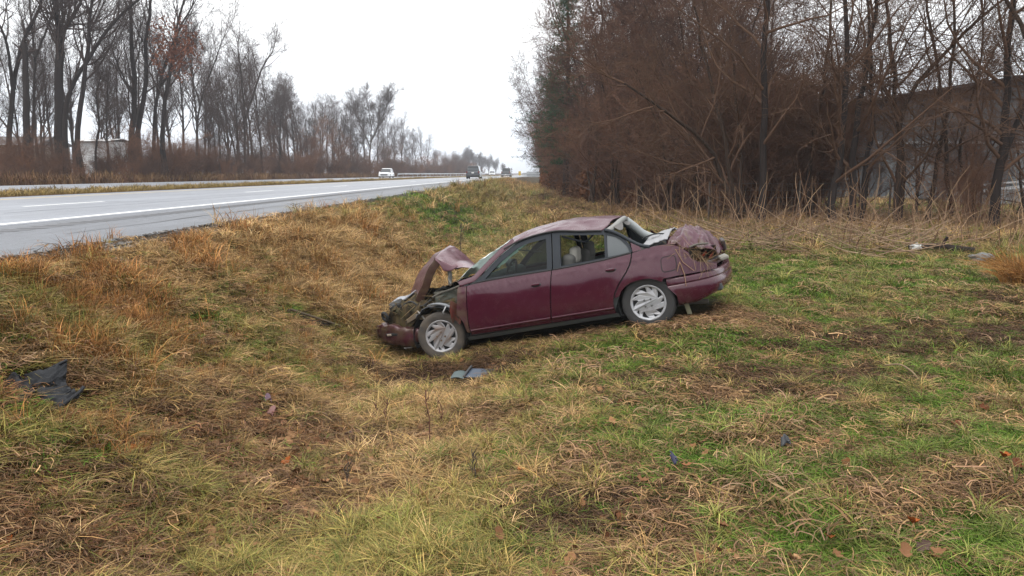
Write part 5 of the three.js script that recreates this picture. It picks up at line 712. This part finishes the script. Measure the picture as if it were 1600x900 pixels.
// ---------------------------------------------------------------- traffic
function taper(w, h, l, r, topW, front, back) {                        // rounded block narrowing upwards; front / back = how far the top's ends lean in
  const g = new RoundedBoxGeometry(w, h, l, 3, r), p = g.attributes.position;
  for (let k = 0; k < p.count; k++) { const t = p.getY(k) / h + .5; p.setX(k, p.getX(k) * lerp(1, topW, t)); const z = p.getZ(k); p.setZ(k, lerp(z, z < 0 ? z * (1 - front * 2 / l) : z * (1 - back * 2 / l), t)); }
  g.computeVertexNormals(); return g;
}
const darkGlass = phys(.012, .016, .02, .06, { clearcoat: .4 }), tyreMat = std(.02, .02, .02, .85), rimMat = std(.3, .3, .31, .4, { metal: .6 }), redLamp = phys(.12, .008, .008, .2, { clearcoat: .5 }), plateMat = std(.6, .6, .58, .5), blackPlastic = std(.025, .026, .028, .6);
function vehicle(name, label, cat, px, s, bodyMat, o) {                // nose towards -z (away from the camera) unless o.facing
  const p = at(px, 275, s), t = thing(name, label, cat, [p.x, .006, p.z], (o.facing ? Math.PI : 0) + (o.turn ?? 0), o.group), w = o.w, h = o.h, l = o.l, waist = h * .58;
  const body = put('body', moved(taper(w, waist - .22, l, .16, .94, .1, .06), 0, .22 + (waist - .22) / 2, 0), bodyMat, t);
  if (o.pickup) { put('cab', moved(taper(w * .9, h - waist + .1, l * .38, .1, .82, .35, .12), 0, waist + (h - waist) / 2 - .05, -l * .05), darkGlass, t); put('roof', moved(taper(w * .73, .1, l * .25, .045, .92, .1, .05), 0, h - .03, -l * .04), bodyMat, t); }
  else { put('cabin', moved(taper(w * .92, h - waist + .08, l * (o.cab ?? .66), .12, .8, o.lean ?? .55, .3), 0, waist + (h - waist) / 2 - .04, l * .1), darkGlass, t); put('roof', moved(taper(w * .73, .1, l * ((o.cab ?? .66) - .2), .045, .93, .12, .06), 0, h - .03, l * .13), bodyMat, t); }
  for (const sg of [-1, 1]) {
    for (const z of [-l * .32, l * .31]) { const wh = new THREE.Group(); wh.name = 'wheel'; wh.position.set(sg * (w / 2 - .12), .34, z); t.add(wh); put('tyre', new THREE.TorusGeometry(.245, .1, 10, 24).rotateY(Math.PI / 2).scale(1.15, 1, 1), tyreMat, wh); put('rim', new THREE.CylinderGeometry(.22, .22, .16, 18).rotateZ(Math.PI / 2), rimMat, wh); }
    put('tail_lamp', moved(rbox(.18, .3, .06, .03), sg * (w / 2 - .15), waist - .1, l / 2 - .03), redLamp, t);
    put('headlamp', moved(rbox(.36, .15, .07, .04), sg * (w / 2 - .26), waist - .22, -l / 2 + .06), std(.75, .77, .8, .2), t);
    put('door_mirror', moved(rbox(.2, .14, .1, .04), sg * (w / 2 + .06), waist + .06, -l * .16), bodyMat, t);
  }
  put('rear_bumper', moved(rbox(w * .96, .26, .14, .06), 0, .43, l / 2), o.bumper ?? blackPlastic, t); put('front_grille', moved(rbox(w * .62, .2, .06, .03), 0, .5, -l / 2 + .02), blackPlastic, t);
  put('number_plate', moved(rbox(.32, .16, .02, .005), 0, o.pickup ? .5 : waist - .18, l / 2 + (o.pickup ? .07 : .0)), plateMat, t);
  if (!o.pickup) { const rw = put('rear_window', sheet(8, 4, (a, b) => [lerp(-.36, .36, a) * w * (1 - .1 * b), waist + .06 + (h - waist - .2) * b, l * .1 + l * (o.cab ?? .66) / 2 - .02 - .24 * b], .02), phys(.03, .036, .042, .08), t); put('rear_spoiler', moved(rbox(w * .66, .05, .2, .02), 0, h - .07, l * .1 + l * (o.cab ?? .66) / 2 - .24), bodyMat, t); }
  return t;
}
const navy = phys(.012, .017, .026, .35, { clearcoat: .8, clearcoatRoughness: .08 }), charcoal = phys(.02, .021, .023, .4, { clearcoat: .6 }), whitePaint = phys(.72, .73, .74, .35, { clearcoat: .6 });
vehicle('suv', 'dark navy estate-like off-roader driving away in the near lane', 'car', 741, 106, navy, { w: 1.88, h: 1.7, l: 4.6, turn: -.01 });
vehicle('pickup_truck', 'dark pickup truck driving away farther up the road near the guardrail', 'truck', 791.5, 165, charcoal, { w: 1.98, h: 1.82, l: 5.5, pickup: true, bumper: std(.25, .25, .26, .4), turn: -.03 });
vehicle('white_car', 'white car coming towards the camera on the far carriageway', 'car', 604, 128, whitePaint, { w: 1.86, h: 1.52, l: 4.5, facing: true, lean: .8, turn: .0 });
vehicle('white_car', 'tiny white car coming over the rise between the two dark vehicles', 'car', 769, 260, whitePaint, { w: 1.85, h: 1.5, l: 4.5, facing: true, lean: .8 });
// ---------------------------------------------------------------- guardrails
const galv = std(.42, .44, .46, .5, { metal: .5 });
function guardrail(label, pts, gap, postH = .68) {
  const o = pts[0], t = thing('guardrail', label, 'guardrail', [o.x, o.y, o.z]), loc = pts.map((p) => p.clone().sub(o)), c = new THREE.CatmullRomCurve3(loc), n = Math.round(c.getLength() / gap), prof = [[-.155, 0], [-.13, .03], [-.08, .075], [-.035, .03], [0, 0], [.035, .03], [.08, .075], [.13, .03], [.155, 0]];
  const m = new Mesher(); let last = -1; for (let k = 0; k <= n * 2; k++) { const p = c.getPointAt(k / n / 2), d = c.getTangentAt(k / n / 2), nx = -d.z, nz = d.x, f = m.p.length / 3; for (const [y, e] of prof) m.v(p.x + nx * e, p.y + postH - .12 + y, p.z + nz * e); if (last >= 0) for (let q = 0; q < 8; q++) m.quad(last + q, f + q, f + q + 1, last + q + 1); last = f; }
  put('rail', m.geo(), galv, t); const pg = rbox(.12, postH, .15, .01, 1); for (let k = 0; k <= n; k++) { const p = c.getPointAt(k / n), post = put('post', pg, galv, t); post.position.set(p.x, p.y + postH / 2 - .06, p.z); }
  return t;
}
guardrail('long pale guardrail along the far carriageway behind the white car', Array.from({ length: 12 }, (_, k) => { const s = 168 + k * 14; return V(bend(s) - 32, .05, -s); }), 5.5);
guardrail('grey guardrail at the right-hand road edge ending by the yellow marker', [[817, 163], [824, 170], [832, 178], [843, 190]].map(([px, s]) => { const p = at(px, 280, s); p.y = -.12; return p; }), 2, 1.0);
{ const p = at(812, 280, 160), t = thing('marker_post', 'short yellow marker at the end of the right-hand guardrail', 'marker', [p.x, -.1, p.z]); put('post', moved(rbox(.08, 1.0, .08, .01), 0, .5, 0), galv, t); put('marker_board', moved(rbox(.5, .85, .03, .01), 0, .85, .06), std(.5, .34, .04, .6), t); }
// bridge edge the guardrail leads to
{ const p = at(826, 282, 200), t = thing('bridge_parapet', 'low grey concrete parapet beyond the right-hand guardrail', 'wall', [p.x + 2.5, -.35, p.z]); put('wall', moved(rbox(6, 1.25, .3, .03), 0, .8, 0), std(.16, .17, .18, .8), t); put('coping', moved(rbox(6.1, .12, .4, .02), 0, 1.48, 0), std(.2, .21, .22, .8), t); }
// utility poles
const poleMat = std(.07, .06, .055, .9);
for (const [px, s, top, lab] of [[749, 330, 244, 'thin utility pole rising between the dark cars, the taller one'], [723, 360, 249, 'thin utility pole above the fogged trees left of the dark off-roader']]) { const p = at(px, 272, s), h = at(px, top, s).y, t = thing('utility_pole', lab, 'pole', [p.x, 0, p.z]); put('pole', moved(new THREE.CylinderGeometry(.14, .2, h, 8), 0, h / 2, 0), poleMat, t); put('crossarm', moved(rbox(2.2, .14, .12, .02), 0, h - .6, 0), poleMat, t); }

// ---------------------------------------------------------------- buildings
{ // low house across the highway
  const s = 92, a = at(-40, 250, s), b = at(84, 250, s), y0 = ground(b.x, s) - .2, t = thing('house', 'low tan house with a dark roof half hidden behind the left-end trees', 'house', [(a.x + b.x) / 2, y0, -s], .05), w = b.x - a.x, eave = at(0, 228, s).y - y0;
  put('wall', moved(rbox(w, eave, 7, .02), 0, eave / 2, 0), std(.3, .25, .2, .85), t);
  const rf = new THREE.Shape([[-4.2, 0], [4.2, 0], [0, 1.1]].map((q) => new THREE.Vector2(...q))); const rg = new THREE.ExtrudeGeometry(rf, { depth: w + .8, bevelEnabled: false }); rg.rotateY(Math.PI / 2); put('roof', moved(rg, -w / 2 - .4, eave + .003, 0), std(.11, .1, .1, .85), t);
  put('gutter', moved(rbox(w + .8, .12, .12, .03), 0, eave + .02, 4.28), std(.6, .6, .6, .6), t); for (const x of [-.3, .12]) put('window', moved(rbox(1.3, 1.1, .06, .01), w * x, eave * .6, 3.53), darkGlass, t);
}
{ const s = 88, a = at(134, 250, s), b = at(189, 250, s), y0 = ground(b.x, s) - .2, h = at(0, 222, s).y - y0, t = thing('shed', 'long white shed showing through the trees across the highway', 'shed', [(a.x + b.x) / 2, y0, -s]), w = b.x - a.x;
  put('wall', moved(rbox(w, h, 5, .02), 0, h / 2, 0), matte(.72, .73, .74, .7), t); const top = at(0, 217, s).y - y0 - h; put('roof', moved(sheet(16, 2, (p, q) => [lerp(-w / 2 - .2, w / 2 + .2, p), lerp(0, top, q), lerp(2.9, -.3, q)], .08), 0, h + .01, 0), std(.68, .68, .68, .6), t); put('roof_back', moved(sheet(4, 2, (p, q) => [lerp(-w / 2 - .2, w / 2 + .2, p), lerp(top, 0, q), lerp(-.32, -2.9, q)], .08), 0, h + .01, 0), std(.6, .6, .6, .6), t); put('door', moved(rbox(1, 1.9, .06, .01), w * .25, .95, 2.53), std(.1, .1, .1, .7), t); }
{ // grey barn behind the thicket on the right
  const s = 47, x0 = at(1290, 200, s).x, x1 = x0 + 24, y0 = -.75, t = thing('barn', 'big grey corrugated barn with a dark sloping roof edge behind the trees on the right', 'barn', [x0, y0, -s], -.02), wallMat = matte(.085, .088, .092, .85), roofMat = matte(.022, .022, .024, .8), gable = at(1600, 122, s).y - y0, low = at(1290, 172, s).y - y0;
  const topAt = (x) => lerp(low, gable, x / (at(1600, 200, s).x - x0));
  const m = new Mesher(); for (let x = 0; x < 24; x += .3) for (const [u0, u1, z0, z1] of [[x, x + .1, 0, .05], [x + .1, x + .2, .05, .05], [x + .2, x + .3, .05, 0]]) { const a = m.v(u0, 0, z0), b = m.v(u1, 0, z1), c = m.v(u1, Math.min(topAt(u1), 9.5), z1), d = m.v(u0, Math.min(topAt(u0), 9.5), z0); m.quad(a, b, c, d); }
  put('wall', m.geo(false), wallMat, t); put('wall_end', moved(rbox(.1, low, 14, .01), .0, low / 2, -7.05), wallMat, t);
  put('roof', sheet(20, 2, (a, b) => { const x = lerp(-.5, 24, a); return [x, Math.min(topAt(x), 9.6) + .22, lerp(.6, -15, b)]; }, .28), roofMat, t);
  for (const x of [5, 12.5]) { const d = put('barn_door', moved(rbox(3.2, 3.1, .1, .02), x, 1.56, .1), std(.1, .105, .11, .7), t); put('door_track', moved(rbox(6.2, .14, .14, .02), x + 1, 3.25, .14), std(.2, .2, .2, .6), d); }
  put('window', moved(rbox(1.4, .9, .06, .01), 9, 3.6, .09), darkGlass, t);
}
{ const s = 41, p = at(1545, 296, s), t = thing('concrete_ramp', 'pale grey concrete ramp on the lawn in front of the barn', 'ramp', [p.x, ground(p.x, s) - .05, -s], -.05), sh = new THREE.Shape([[-2.2, 0], [2.6, 0], [2.6, .95], [1.6, .95], [-2.2, .5]].map((q) => new THREE.Vector2(...q))); put('ramp_block', new THREE.ExtrudeGeometry(sh, { depth: 1.6, bevelEnabled: true, bevelSize: .03, bevelThickness: .03, bevelSegments: 2 }), matte(.17, .17, .17, .85), t); put('kerb_rail', moved(rbox(3.4, .09, .09, .02), .2, 1.12, 1.5, 0, 0, .09), std(.28, .28, .28, .6), t); }
// ---------------------------------------------------------------- wire fence
{
  const s0 = 24.6, xs = [5.5, 8.3, 11.1, 13.9, 16.7, 19.5], t = thing('wire_fence', 'thin rusty wire fence running behind the dark trunks on the right', 'fence', [5.5, 0, -s0]), wire = std(.1, .085, .075, .7, { metal: .3 }), g = (x) => ground(5.5 + x, s0);
  for (const x of xs) put('post', moved(rbox(.05, 1.35, .05, .008), x - 5.5, g(x - 5.5) + .62, 0), wire, t);
  for (const y of [.15, .35, .55, .78, 1.0, 1.2]) put('strand', tubeGeo(Array.from({ length: 15 }, (_, k) => V(k, g(k) + y + .01 * Math.sin(k * 2 + y * 9), .03)), .005, 30, 4), wire, t);
  const m = new Mesher(); for (let x = 0; x < 14; x += .16) m.tube([V(x, g(x) + .15, .035), V(x, g(x) + 1.2, .035)], [.004, .004], 3, undefined, false); put('mesh_wires', m.geo(), wire, t).userData.kind = 'stuff';
}
// ---------------------------------------------------------------- things lying about
{ // torn black plastic bumper cover
  const p = groundAt(66, 628), k = -p.z / FOCAL, t = thing('bumper_fragment', 'torn black plastic bumper cover lying folded in the grass left of the ditch', 'car debris', [p.x, p.y, p.z], .55), q = (x, y, z = 0) => V((x - 66) * k, (628 - y) * k, z);
  const plastic = phys(.006, .007, .0095, .6, { specularIntensity: .55 }), quad = (a, b, c, d, bulge, th = .008) => sheet(14, 12, (u, v) => { const o = a.clone().lerp(b, u).lerp(d.clone().lerp(c, u), v); o.z += bulge * Math.sin(u * 3.14) * Math.sin(v * 3.14); o.y += .016 * n2(u * 2.6 + a.x * 20, v * 2.6) + .004 * n2(u * 9, v * 9); o.z += .02 * n2(u * 3 + 5, v * 2 + a.y * 9); return [o.x, o.y, o.z]; }, th);
  put('folded_end', quad(q(-8, 616, .03), q(24, 640, .17), q(58, 606, .02), q(30, 578, -.05), .03), plastic, t);
  put('folded_end_back', quad(q(30, 578, -.055), q(58, 606, .01), q(56, 634, -.1), q(10, 632, -.16), -.02), plastic, t);
  put('upright_flap', quad(q(44, 610, -.06), q(101, 610, -.10), q(106, 575, -.20), q(42, 592, -.17), .03), plastic, t);
  put('flat_panel', quad(q(50, 606, -.07), q(80, 638, .13), q(120, 620, .03), q(99, 608, -.11), .02), plastic, t);
  put('folded_lip', tubeGeo([q(42, 592, -.17), q(68, 590, -.18), q(90, 581, -.19), q(106, 575, -.20)], .010, 16, 6), plastic, t);
  put('folded_lip', tubeGeo([q(80, 638, .13), q(102, 628, .08), q(120, 618, .03), q(127, 612, .0)], .012, 14, 6), plastic, t);
  put('clip', moved(rbox(.05, .02, .07, .006), (98 - 66) * k, (606 - 596) * k, -.03, .3, .5, .2), plastic, t);
}
{ const p = groundAt(741, 596), t = thing('mirror_shard', 'bluish broken glass shard lying on bare soil in front of the car', 'car debris', [p.x, p.y + .03, p.z], -.2); put('glass_plate', sheet(8, 6, (a, b) => [lerp(-.1, .16, a) + .03 * b, .02 + .05 * b + .01 * a, lerp(.05, -.13, b)], .008), phys(.045, .06, .085, .45, { specularIntensity: .7 }), t); put('backing', moved(sheet(6, 5, (a, b) => [lerp(-.24, -.09, a), .01 + .02 * Math.sin(a * 3) + .03 * b, lerp(.08, -.08, b)], .012), 0, 0, .02), std(.05, .075, .075, .5), t); put('rim_bar', tubeGeo([V(-.1, .02, .06), V(-.085, .06, -.05), V(-.07, .09, -.14)], .014), trim, t); }
{ const a = groundAt(452, 497), b = groundAt(527, 521), t = thing('trim_strip', 'long dark splintered trim strip lying in the grass left of the car nose', 'car debris', [a.x, a.y + .05, a.z]), d = b.clone().sub(a); d.y += 0; put('strip', sheet(24, 6, (u, v) => [d.x * u, d.y * u + .0 + .035 * Math.sin(v * 3.1) + .02 * n2(u * 5, 2) + .012 * Math.sin(u * 9), d.z * u + lerp(.05, -.05, v) + .02 * n2(u * 4, 7)], .012), matte(.028, .023, .019, .8), t); put('broken_rail', tubeGeo([V(.05, .05, .09), V(d.x * .6, d.y * .6 + .07, d.z * .6 + .08), V(d.x * 1.12, d.y * 1.1 + .06, d.z * 1.1 + .05)], .014, 16, 6), matte(.09, .07, .05, .8), t); }
function shard(name, label, px, py, w, l, colr, turn, lift = .03) { const p = groundAt(px, py), t = thing(name, label, 'car debris', [p.x, p.y + lift, p.z], turn); w *= .75; l *= .75; put('shard', sheet(8, 6, (a, b) => [lerp(-l / 2, l / 2, a) * (1 - .35 * b), .02 * Math.sin(a * 3) + .05 * b, lerp(w / 2, -w / 2, b) + .01 * Math.sin(a * 7)], .006), colr, t); put('snapped_tab', moved(rbox(.02, .012, w * .5, .004), l * .3, .03, 0, .3, .4, .2), colr, t); return t; }
shard('plastic_shard', 'small mauve painted plastic shard in the ditch left of the tall weed', 418, 634, .06, .1, phys(.085, .04, .065, .5), .3);
shard('plastic_shard', 'pinkish bent plastic shard lying just below the mauve one', 424, 655, .08, .11, phys(.15, .06, .05, .5), -.4);
shard('plastic_shard', 'dark blue plastic scrap on the green grass right of the bare patch', 1052, 737, .05, .07, phys(.018, .018, .05, .5), .9, .05);
shard('plastic_shard', 'thin black plastic scrap in the grass, right of centre', 1226, 706, .04, .1, phys(.02, .022, .025, .4), .2, .03);
{ const p = groundAt(1431, 394), t = thing('litter_bag', 'crumpled white plastic bag at the foot of the thicket', 'litter', [p.x, p.y, p.z]), g = new THREE.IcosahedronGeometry(.08, 4), q = g.attributes.position; for (let k = 0; k < q.count; k++) { const v = V(q.getX(k), q.getY(k), q.getZ(k)), f = 1 + .5 * n3(v.x * 9, v.y * 9, v.z * 9) ; v.multiplyScalar(f); q.setXYZ(k, v.x * 1.2, v.y * .75 + .08, v.z); } g.computeVertexNormals(); put('bag', g, std(.42, .42, .4, .8), t); put('bag_handle', moved(new THREE.TorusGeometry(.04, .01, 6, 16), .08, .1, .03, .4, .5, 0), std(.7, .7, .68, .6), t); }
{ const p = groundAt(1534, 409), g = new THREE.IcosahedronGeometry(.2, 3), q = g.attributes.position; for (let k = 0; k < q.count; k++) { const f = 1 + .22 * n3(q.getX(k) * 4, q.getY(k) * 4, q.getZ(k) * 4); q.setXYZ(k, q.getX(k) * f, q.getY(k) * .42 * f, q.getZ(k) * .8 * f); } g.computeVertexNormals(); const m = put('rock', moved(g, p.x, p.y + .06, p.z), matte(.13, .13, .125, .9)); tag(m, 'flat pale grey rock beside the rusty grass clump', 'rock'); }
{ const a = groundAt(1420, 392), b = groundAt(1522, 398), t = thing('fallen_log', 'dark rotting log lying along the thicket edge beside the white bag', 'log', [a.x, a.y, a.z]), d = b.clone().sub(a); put('log', tubeGeo([V(0, .06, 0), V(d.x * .4, d.y * .4 + .1, d.z * .4), V(d.x, d.y + .07, d.z)], (q) => .085 - .03 * q, 24, 9), bark.dark, t); put('branch_stub', tubeGeo([V(d.x * .5, d.y * .5 + .1, d.z * .5), V(d.x * .55, d.y * .5 + .3, d.z * .5 + .1)], .028, 8, 6), bark.dark, t); }
{ const p0 = groundAt(1405, 592), t = thing('fallen_twig', 'pale curved twig lying on the brown patch to the right', 'twig', [p0.x, p0.y + .03, p0.z]); put('twig', tubeGeo([V(-.08, .06, -.1), V(0, .09, 0), V(.05, .06, .08), V(.06, .02, .2)], .007, 16, 5), matte(.2, .14, .09, .8), t); }
{ // ornamental clump at the right edge
  const p = groundAt(1603, 452), t = thing('grass_clump', 'big orange-brown dry grass clump at the right edge of the lawn', 'grass clump', [p.x, p.y, p.z]), m = new Mesher(), r = rng(900);
  for (let k = 0; k < 800; k++) { const az = r() * 6.283, q = .3 * Math.sqrt(r()), h = .3 + .42 * r() ** 1.3, lean = .2 + .95 * r(), x0 = Math.cos(az) * q, z0 = Math.sin(az) * q, a2 = az + (r() - .5) * 1.4, c = C(.30, .125, .032).lerp(C(.42, .235, .085), r()).multiplyScalar(.45 + .8 * r()), pts = []; for (let i = 0; i <= 4; i++) { const s = i / 4; pts.push(V(x0 + Math.cos(a2) * h * lean * s * s * .8, h * (s - .5 * lean * s * s) + .02, z0 + Math.sin(a2) * h * lean * s * s * .8)); } m.tube(pts, (s) => .0058 * (1 - .7 * s), 3, c, false); }
  const b = put('blades', m.geo(), matte(1, 1, 1, .8, { vertexColors: true }), t); b.userData.kind = 'stuff';
}
{ // dry weed stalks standing in the ditch
  const made = []; let k = 0;
  for (const [px, py, top, red, lab] of [[671, 702, 604, 1, 'tallest reddish dry weed stalk standing alone in the middle of the ditch'], [690, 668, 620, 1, 'reddish weed stalk just right of the tallest one'], [741, 758, 702, 0, 'thin dark weed stalk on the slope right of the ditch'], [543, 770, 716, 0, 'dark upright weed stalk low in the ditch, left of the pale grass tuft'], [529, 838, 792, 0, 'short dark weed stalk near the bottom of the view'], [602, 664, 622, 1, 'brown weed stalk upslope from the pale grass tuft'], [590, 660, 628, 1, 'shorter brown weed stalk beside the upslope one'], [568, 888, 880, 1, 'red weed stub at the very bottom of the view'], [720, 404, 348, 0, 'lone dark weed standing behind the raised bonnet']]) {
    const p = groundAt(px, py), h = at(px, top, -p.z).y - p.y, t = thing('weed_stalk', lab, 'weed', [p.x, p.y - .02, p.z]), r = rng(930 + k++), c = red ? std(.11, .042, .028, .85) : std(.05, .036, .028, .85), pts = []; for (let i = 0; i <= 5; i++) pts.push(V((r() - .5) * .02 * i * .6, h * i / 5, (r() - .5) * .02 * i * .6));
    const far = -p.z > 15 ? 2.2 : 1; put('stem', tubeGeo(pts, (s) => .0055 * far * (1 - .5 * s), 20, 6), c, t); const m = new Mesher(); for (let i = 0; i < 16; i++) { const s = .35 + .65 * r(), a = r() * 6.28, l = (.02 + .05 * r()) * far, b = pts[0].clone().lerp(pts[5], s); m.tube([b, b.clone().add(V(Math.cos(a) * l * .6, l, Math.sin(a) * l * .6))], [.003 * far, .0015 * far], 3, undefined, false); } put('seed_heads', m.geo(), c, t);
  }
}
{ // larger single leaves
  const geos = [940, 941, 942, 943].map((s) => leafGeo(s, .085)), tones = { rust: matte(.25, .07, .018, .7), brown: matte(.12, .045, .022, .75), tan: matte(.17, .085, .042, .8), dark: std(.07, .035, .026, .75) };
  [[208, 718, 'rust', 'bright rust-orange oak leaf among straw left of the ditch bottom'], [449, 734, 'rust', 'rust-orange oak leaf cupped beside dark leaves in the ditch'], [545, 860, 'dark', 'dark curled oak leaf at the bottom left of the trampled grass'], [968, 642, 'brown', 'brown oak leaf on green grass below the car sill'], [1536, 650, 'brown', 'large brown leaf on the green lawn at the right'], [1491, 677, 'brown', 'small brown leaf left of and below the large lawn leaf'], [1425, 836, 'rust', 'red-brown oak leaf standing on edge near the bottom right'], [1412, 884, 'tan', 'large pale tan oak leaf at the bottom right'], [1441, 872, 'dark', 'dark leaf on top of the tan leaves at the bottom right'], [1466, 882, 'tan', 'second tan oak leaf right of the dark one at the bottom right'], [1566, 730, 'rust', 'rust leaf at the right edge beside a bare patch'], [1588, 744, 'brown', 'brown leaf at the right edge just below the rust one'], [1296, 862, 'rust', 'small rust leaf in the grass at the bottom'], [990, 827, 'tan', 'star-shaped tan leaf on the dark thatch'], [1003, 768, 'tan', 'pale folded leaf at the edge of the thatch patch'], [814, 750, 'rust', 'orange-brown leaf leaning on the green tuft in the middle'], [1128, 840, 'tan', 'round tan leaf low in the grass right of the thatch'], [12, 870, 'rust', 'rust leaf in the bottom left corner'], [612, 800, 'brown', 'brown leaf beside the pale grass tuft'], [590, 834, 'brown', 'brown oak leaf below the pale grass tuft'], [480, 578, 'rust', 'rust leaf on the far ditch slope near the trim strip'], [545, 690, 'dark', 'dark leaf in the ditch bottom left of the tall weed'], [780, 852, 'tan', 'thin tan leaf below the dark thatch']].forEach(([px, py, tone, label], k) => {
    const p = groundAt(px, py), r = rng(950 + k), m = put('oak_leaf', geos[k % 4], tones[tone]); m.position.set(p.x, p.y + .055, p.z); m.rotation.set((r() - .5) * 1.0 + .25, r() * 6.3, (r() - .5) * .9); m.scale.setScalar(.7 + .35 * r()); tag(m, label, 'leaf');
  });
}
scene.traverse((o) => { if (o.isMesh) { o.castShadow = true; o.receiveShadow = true; } });
renderer.render(scene, camera);
